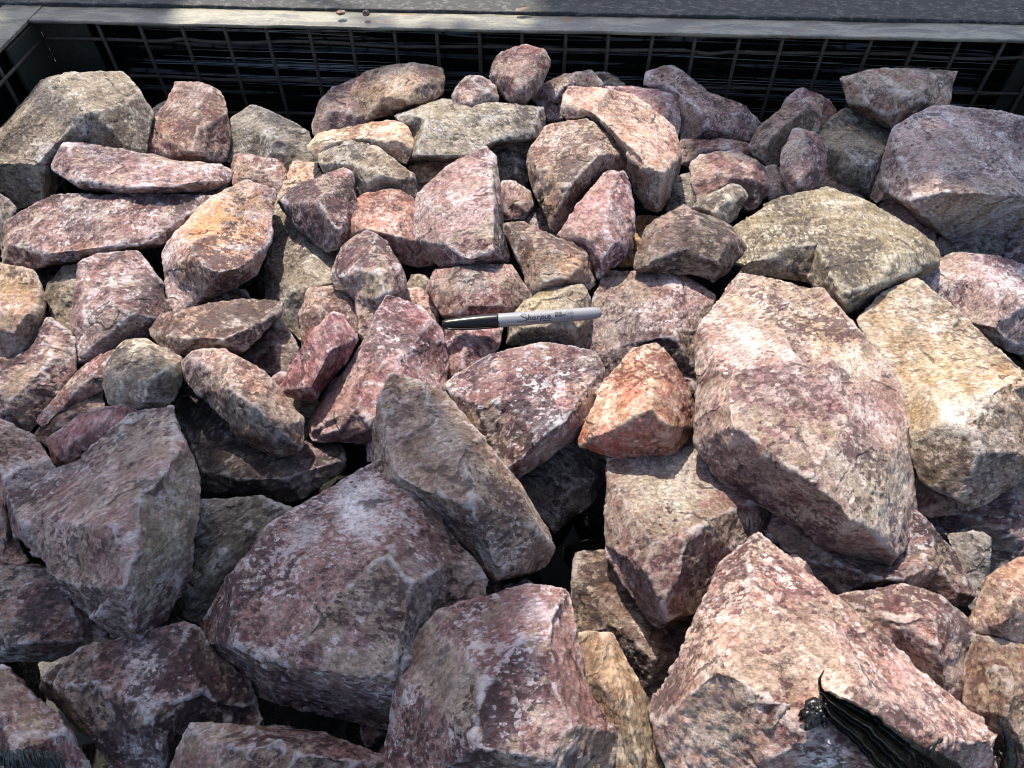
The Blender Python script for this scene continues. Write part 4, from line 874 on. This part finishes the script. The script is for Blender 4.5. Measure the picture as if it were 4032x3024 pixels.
def stroke(bm, pts, w=1.6, widths=None):
    # smooth polyline ribbon lying on the barrel
    pts = [Vector((a[0], a[1])) for a in pts]; sm_ = []
    for q in range(len(pts)-1):
        p0, p1, p2, p3 = pts[max(q-1, 0)], pts[q], pts[q+1], pts[min(q+2, len(pts)-1)]
        for t in np.linspace(0, 1, 7)[:-1]:
            sm_.append(.5*((2*p1)+(p2-p0)*t+(2*p0-5*p1+4*p2-p3)*t*t+(-p0+3*p1-3*p2+p3)*t**3))
    sm_.append(pts[-1]); prev = None; n = len(sm_)
    for q, p in enumerate(sm_):
        d = (sm_[min(q+1, n-1)]-sm_[max(q-1, 0)]); d = d.normalized() if d.length > 1e-6 else Vector((1, 0)); nn = Vector((-d.y, d.x)); ww = w*(.75+.45*abs(nn.x))/2
        a, b = bm.verts.new(wrap(p.x+nn.x*ww, p.y+nn.y*ww)), bm.verts.new(wrap(p.x-nn.x*ww, p.y-nn.y*ww))
        if prev: bm.faces.new((prev[0], prev[1], b, a))
        prev = (a, b)
bm = bmesh.new()
X0 = 316      # pen px from the cap tip where the logotype starts (its long tail comes before)
S = lambda *pts: stroke(bm, [(X0+a*1.12, b) for a, b in pts], 4.0)
S((12, 13), (5, 17), (-5, 14), (-6, 8), (4, 3), (12, -2), (12, -8), (0, -13), (-18, -14), (-22, -12))         # S with a tail
S((20, 15), (19, 0), (17, -9)); S((18, -4), (22, 2), (26, 2), (26, -4), (27, -9))                              # h
S((41, 1), (35, 2), (32, -3), (34, -9), (39, -8), (42, -2)); S((42, 3), (42, -5), (45, -9))                    # a
S((50, 3), (49, -9)); S((49, -3), (53, 2), (58, 2))                                                            # r
S((63, 3), (61, -8), (58, -18)); S((62, -1), (67, 3), (71, 0), (69, -7), (62, -8))                             # p
S((77, 3), (76, -6), (79, -9), (82, -8))                                                                       # i
S((85, -4), (92, -2), (94, 2), (90, 4), (86, 0), (86, -7), (91, -10), (98, -6))                                # e
S((102, -8.5), (102.8, -7.5)); S((76.5, 9), (77.5, 9.6))
bm_obj('logotype', bm, m_ink, mk)
def text(s, x_, y_, h_, mat, name='lettering', bold=0.0, sx=1.0):
    cu_ = bpy.data.curves.new('t', 'FONT'); cu_.body = s; cu_.size = h_*1.38; cu_.offset = bold; cu_.resolution_u = 3
    ob = bpy.data.objects.new('t', cu_); C.objects.link(ob)
    me = bpy.data.meshes.new_from_object(ob.evaluated_get(bpy.context.evaluated_depsgraph_get())); bpy.data.objects.remove(ob)
    b = bmesh.new(); b.from_mesh(me); bmesh.ops.triangulate(b, faces=b.faces)
    for v in b.verts: v.co = wrap(x_+v.co.x*sx, y_+v.co.y)
    return bm_obj(name, b, mat, mk)
text('Permanent', 325, -22, 7.4, m_ink, bold=.35, sx=1.12); text('Marker', 392, -20.5, 7.4, m_ink, bold=.35, sx=1.12)
text('FINE', 440, 5.5, 10, m_ink, bold=.8); text('POINT', 440, -6.5, 10, m_ink, bold=.8)
text('AP', 488, -1, 12, m_ink2, bold=.5)
bm = bmesh.new(); cc = (497, 4)
for a0, a1 in ((100, 255), (-75, 80)):
    stroke(bm, [(cc[0]+14.5*math.cos(math.radians(t)), cc[1]+13.5*math.sin(math.radians(t))) for t in np.linspace(a0, a1, 7)], 2.4)
bm_obj('seal_mark', bm, m_ink2, mk)
bm = bmesh.new(); stroke(bm, [(484, -14), (512, -13)], 1.5); stroke(bm, [(482, -18), (514, -17)], 2.0); bm_obj('fine_print', bm, m_ink2, mk)

# ------------------------------------------------------------------ torn black plastic on the lower right boulder
m = M('torn_black_plastic'); v_ = m.n('TexCoord').outputs['Object']
m.s(m.b.inputs['Base Color'], (.003, .003, .003)); m.b.inputs['Specular IOR Level'].default_value = .42
m.s(m.b.inputs['Roughness'], m.ramp(m.noise(v_, 60, 4), .4, .6, .07, .30)); m.L.new(m.bump(m.noise(v_, 120, 5, .55), .0022, .9), m.b.inputs['Normal']); m_tear = m.m
DX, DY = TILE['D']
def torn():
    ridge = [((1410, 1345), (1404, 1366)), ((1455, 1350), (1412, 1402)), ((1510, 1388), (1428, 1452)), ((1575, 1420), (1480, 1505)), ((1640, 1455), (1540, 1560)), ((1700, 1500), (1585, 1615)),
             ((1760, 1545), (1625, 1665)), ((1815, 1560), (1680, 1710)), ((1875, 1592), (1740, 1740)), ((1950, 1640), (1790, 1780)), ((2010, 1720), (1840, 1820))]
    nu = 36; NR = 90; rows = []
    for i_ in range(NR):
        t = i_/(NR-1)*(len(ridge)-1); a = int(min(t, len(ridge)-2)); f = t-a
        e0 = Vector(ridge[a][0]).lerp(Vector(ridge[a+1][0]), f); e1 = Vector(ridge[a][1]).lerp(Vector(ridge[a+1][1]), f)
        row = []
        jj = 12*fbm(np.array([[i_*.22, 1, 1.]]), 3)[0]; j2 = 12*fbm(np.array([[i_*.19, 7, 1.]]), 3)[0]
        for k in range(nu+1):
            s_ = k/nu; p = e0.lerp(e1, s_)
            p = p+(e0-e1).normalized()*(jj*(1-s_)+j2*s_)*(1.0 if i_ > 3 else .2)
            u, v = p.x+DX, p.y+DY
            base = hitD(min(u, 4000), min(v, 3020), .41)
            w_ = (s_*2.7+.35*math.sin(i_*.045)+.2) % 1.; h = .0025+.0085*(w_/.72 if w_ < .72 else (1-w_)/.28)*math.sin(min(1, i_/14)*1.57)+.0007*vnoise(np.array([[i_*.22, k*.22, 2.]]), 5)[0]
            row.append((u, v, base-h))
        rows.append(row)
    # keep the film taut over hollows
    A = np.array([[c_[2] for c_ in r_] for r_ in rows])
    for _ in range(14):
        B_ = A.copy(); B_[1:-1] = (A[:-2]+A[2:]+A[1:-1]*2)/4; A = np.minimum(A*.5+B_*.5, B_)
    bm = bmesh.new()
    loops = [[bm.verts.new(P(c_[0], c_[1], A[i_][k])) for k, c_ in enumerate(r_)]+[bm.verts.new(P(c_[0], c_[1], A[i_][k]+.0014)) for k, c_ in reversed(list(enumerate(r_)))] for i_, r_ in enumerate(rows)]
    nl = len(loops[0])
    for a, b in zip(loops, loops[1:]):
        for k in range(nl): bm.faces.new((a[k], a[(k+1) % nl], b[(k+1) % nl], b[k]))
    bmesh.ops.recalc_face_normals(bm, faces=bm.faces)
    return bm, A
bmt, A_ = torn()
D0 = hitD(3225, 2700, .42)
rng = random.Random(8)
add_tube(bmt, [P(DX+a, DY+b, D0-.003-c_) for a, b, c_ in ((1412, 1352, .004), (1407, 1325, .006), (1408, 1305, .007), (1418, 1288, .006), (1424, 1275, .004))], [.0012, .0008, .0006, .0004, .0002], 6)
for q in range(38):     # crumpled, frayed end
    u0, v0 = DX+rng.uniform(1362, 1432), DY+rng.uniform(1405, 1440); pts = []; du = rng.uniform(-14, 12)
    for s_ in range(5):
        pts.append(P(u0, v0, hitD(u0, v0, .42)-.002-rng.uniform(0, .006))); u0 += du+rng.uniform(-9, 9); v0 += rng.uniform(-2, 24)
    r0 = rng.uniform(.0008, .0024); add_tube(bmt, pts, [r0, r0*1.2, r0*.9, r0*.7, .0003], 5)
add_tube(bmt, [P(DX+a, DY+b, hitD(DX+a, DY+b, .42)-.003) for a, b in ((1425, 1440), (1405, 1415), (1385, 1402), (1362, 1408), (1352, 1425))], [.003, .0032, .003, .002, .0008], 7)
add_tube(bmt, [P(DX+a, DY+b, hitD(DX+a, DY+b, .42)-.005) for a, b in ((1838, 1600), (1848, 1580), (1858, 1568), (1872, 1560), (1884, 1550), (1892, 1546))], [.0020, .0012, .0007, .0006, .0011, .0006], 7)
tag(bm_obj('torn_plastic', bmt, m_tear, None, True), 'torn glossy black plastic lying folded on the lower right pyramid boulder', 'plastic scrap')
bm = bmesh.new()
pts = [(2110, 1470), (2125, 1500), (2145, 1530), (2155, 1570), (2160, 1610), (2150, 1650), (2140, 1700)]
add_tube(bm, [P(DX+a, DY+b, hitD(min(DX+a, 4000), min(DY+b, 3010), .43)-.006) for a, b in pts], [.0004, .001, .0018, .0028, .0036, .004, .004], 8)
add_tube(bm, [P(DX+a, DY+b, hitD(min(DX+a, 4000), min(DY+b, 3010), .43)-.006) for a, b in ((2150, 1640), (2130, 1610), (2110, 1590), (2095, 1583))], [.003, .002, .0012, .0004], 8)
tag(bm_obj('torn_plastic', bm, m_tear, None, True), 'thin curled strand of black plastic at the far right bottom edge', 'plastic scrap')

# ------------------------------------------------------------------ shredded clear film in the lower left corner
m = M('clear_film'); m.s(m.b.inputs['Base Color'], (.06, .08, .09)); m.b.inputs['Roughness'].default_value = .10; m.b.inputs['Transmission Weight'].default_value = .15; m.b.inputs['Specular IOR Level'].default_value = .8; m.b.inputs['IOR'].default_value = 1.35
m_clear = m.m
bm = bmesh.new(); rng = random.Random(4)
for q in range(34):
    u0 = -20+q*7.6+rng.uniform(-5, 5); v0 = 1365+1588+rng.uniform(-6, 10)+(8 if q > 22 else 0); ln = rng.uniform(50, 110); w_ = rng.uniform(7, 17); L_ = []
    base = hitD(max(u0, 5), 2965, .42); lean = rng.uniform(.15, .4)*ln
    for s_ in np.linspace(0, 1, 9):
        h = .003+.009*math.sin(s_*math.pi)+rng.uniform(-.0006, .0006)
        L_.append((u0+lean*s_, v0+ln*s_, base-h+.002*rng.random()))
    vs = []
    for (a, b, d) in L_: vs.append((bm.verts.new(P(a-w_/2, b, d)), bm.verts.new(P(a, b-1, d-.0016)), bm.verts.new(P(a+w_/2, b, d+.0008))))
    for a, b in zip(vs, vs[1:]):
        bm.faces.new((a[0], a[1], b[1], b[0])); bm.faces.new((a[1], a[2], b[2], b[1]))
bmesh.ops.solidify(bm, geom=bm.faces[:], thickness=.0005)
tag(bm_obj('shredded_film', bm, m_clear, None, True), 'shiny shredded clear plastic film on the purple stone in the bottom left corner', 'plastic scrap')

# ------------------------------------------------------------------ unseen foliage added out of frame, its leaves set to shade the stones
SHADE = [  # view regions the added leaves are placed to darken
 [(-400, 1600), (600, 1650), (900, 1760), (1300, 1950), (1500, 1900), (1750, 2000), (2050, 2250), (2180, 2600), (2120, 3100), (1950, 3500), (-400, 3500)],
 [(2560, 300), (2720, 480), (2950, 800), (3420, 800), (3720, 900), (4400, 1450), (4500, 100), (2350, 100)],
 [(-400, 220), (600, 220), (1200, 220), (2100, 220), (2500, 180), (2400, 250), (2150, 270), (2000, 330), (1650, 340), (1200, 350), (900, 290), (640, 300), (300, 330), (-400, 420)],
 [(-400, -400), (4600, -400), (4600, 200), (2130, 150), (2130, -60), (700, -80), (650, 110), (-400, 150)],
]
def inside(p, poly):
    x, y = p; c = False; n = len(poly)
    for a in range(n):
        (x1, y1), (x2, y2) = poly[a], poly[(a+1) % n]
        if (y1 > y) != (y2 > y) and x < (x2-x1)*(y-y1)/(y2-y1)+x1: c = not c
    return c
rng = random.Random(21)
shade_tree = tag(empty('shade_tree', (-1.9, 2.8, -.56)), 'unseen leafy canopy added to shade the stones, on a trunk behind the bin', 'shade_tree')
tinv = Matrix.Translation(-Vector(shade_tree.location))
mt = M('bark'); v_ = mt.n('TexCoord').outputs['Object']; mt.s(mt.b.inputs['Base Color'], mt.mix(mt.noise(v_, 30, 6, .7), (.06, .045, .035), (.16, .13, .10))); mt.b.inputs['Roughness'].default_value = .9
ml = M('green_leaf'); v_ = ml.n('TexCoord').outputs['Object']; ml.s(ml.b.inputs['Base Color'], ml.mix(ml.noise(v_, 12, 3), (.035, .075, .02), (.075, .12, .035))); ml.b.inputs['Roughness'].default_value = .5
bl = bmesh.new(); spots = []
def leaf(bm, c, s, n, t):
    n = n.normalized(); t = (t-n*t.dot(n)).normalized(); w = n.cross(t)
    prof = ((-1, 0), (-.5, .38), (.1, .5), (.6, .3), (1, 0))
    mid = [bm.verts.new(c+t*s*a+n*s*.12*(1-a*a)) for a, _ in prof]
    up = [bm.verts.new(c+t*s*a+w*s*b) for a, b in prof[1:-1]]; dn = [bm.verts.new(c+t*s*a-w*s*b) for a, b in prof[1:-1]]
    U_ = [mid[0]]+up+[mid[-1]]; D_ = [mid[0]]+dn+[mid[-1]]
    for q in range(4):
        for S_ in (U_, D_):
            f = [mid[q], mid[q+1], S_[q+1], S_[q]]; f = list(dict.fromkeys(f))
            if len(f) > 2: bm.faces.new(f if S_ is U_ else f[::-1])
for poly in SHADE:
    us = [p[0] for p in poly]; vs_ = [p[1] for p in poly]
    area = abs(sum(poly[k][0]*poly[(k+1) % len(poly)][1]-poly[(k+1) % len(poly)][0]*poly[k][1] for k in range(len(poly))))/2
    Dm = Dpile(max(100, sum(vs_)/len(vs_))); n_ = int(area*(Dm/FPX)**2*1.5/.00105*(2.6, 3.0, 4.5, 6.)[SHADE.index(poly)])
    for _ in range(n_):
        for _t in range(60):
            u, v = rng.uniform(min(us), max(us)), rng.uniform(min(vs_), max(vs_))
            if inside((u, v), poly): break
        X = P(u, v, Dpile(v) if v > 150 else Dplane(v, ZR))
        c = X+SUN_DIR*rng.uniform(2.5, 3.1)
        n = (SUN_DIR+Vector((rng.gauss(0, .45), rng.gauss(0, .45), rng.gauss(0, .3)))); t = Vector((rng.gauss(0, 1), rng.gauss(0, 1), rng.gauss(0, .4)))
        leaf(bl, c, rng.uniform(.026, .042), n, t); spots.append(c)
for _ in range(2600):                 # the rest of the crown, round the trunk's head
    d = Vector((rng.gauss(0, 1), rng.gauss(0, 1), rng.gauss(0, 1))).normalized()
    c = Vector((-2.6, 3.3, 2.1))+Vector((d.x*1.3, d.y*1.0, d.z*.8))*rng.random()**.35
    leaf(bl, c, rng.uniform(.04, .07), Vector((rng.gauss(0, .6), rng.gauss(0, .6), 1)), Vector((rng.gauss(0, 1), rng.gauss(0, 1), .1)))
bl.transform(tinv); bm_obj('crown', bl, ml.m, shade_tree)
bm = bmesh.new()
add_tube(bm, [(-1.9, 2.8, -.6), (-1.92, 2.82, .4), (-1.88, 2.8, 1.2), (-1.95, 2.9, 1.8), (-2.0, 3.1, 2.6)], [.14, .11, .095, .075, .03], 14)
bm.transform(tinv); bm_obj('trunk', bm, mt.m, shade_tree, True)
bm = bmesh.new(); root = Vector((-1.89, 2.82, 1.3))
for (tx, ty, tz) in ((-1.0, 1.55, 2.2), (-.9, 2.1, 2.5), (.1, 2.35, 2.6), (-.6, 2.3, 2.5), (-.2, 2.5, 2.6)):
    e = Vector((tx, ty, tz)); mid = (root+e)/2+Vector((0, 0, .22))
    add_tube(bm, [root, root.lerp(mid, .5)+Vector((0, 0, .08)), mid, mid.lerp(e, .5)+Vector((0, 0, .06)), e], [.035, .026, .018, .011, .005], 8)
bm.transform(tinv); bm_obj('bough', bm, mt.m, shade_tree, True)
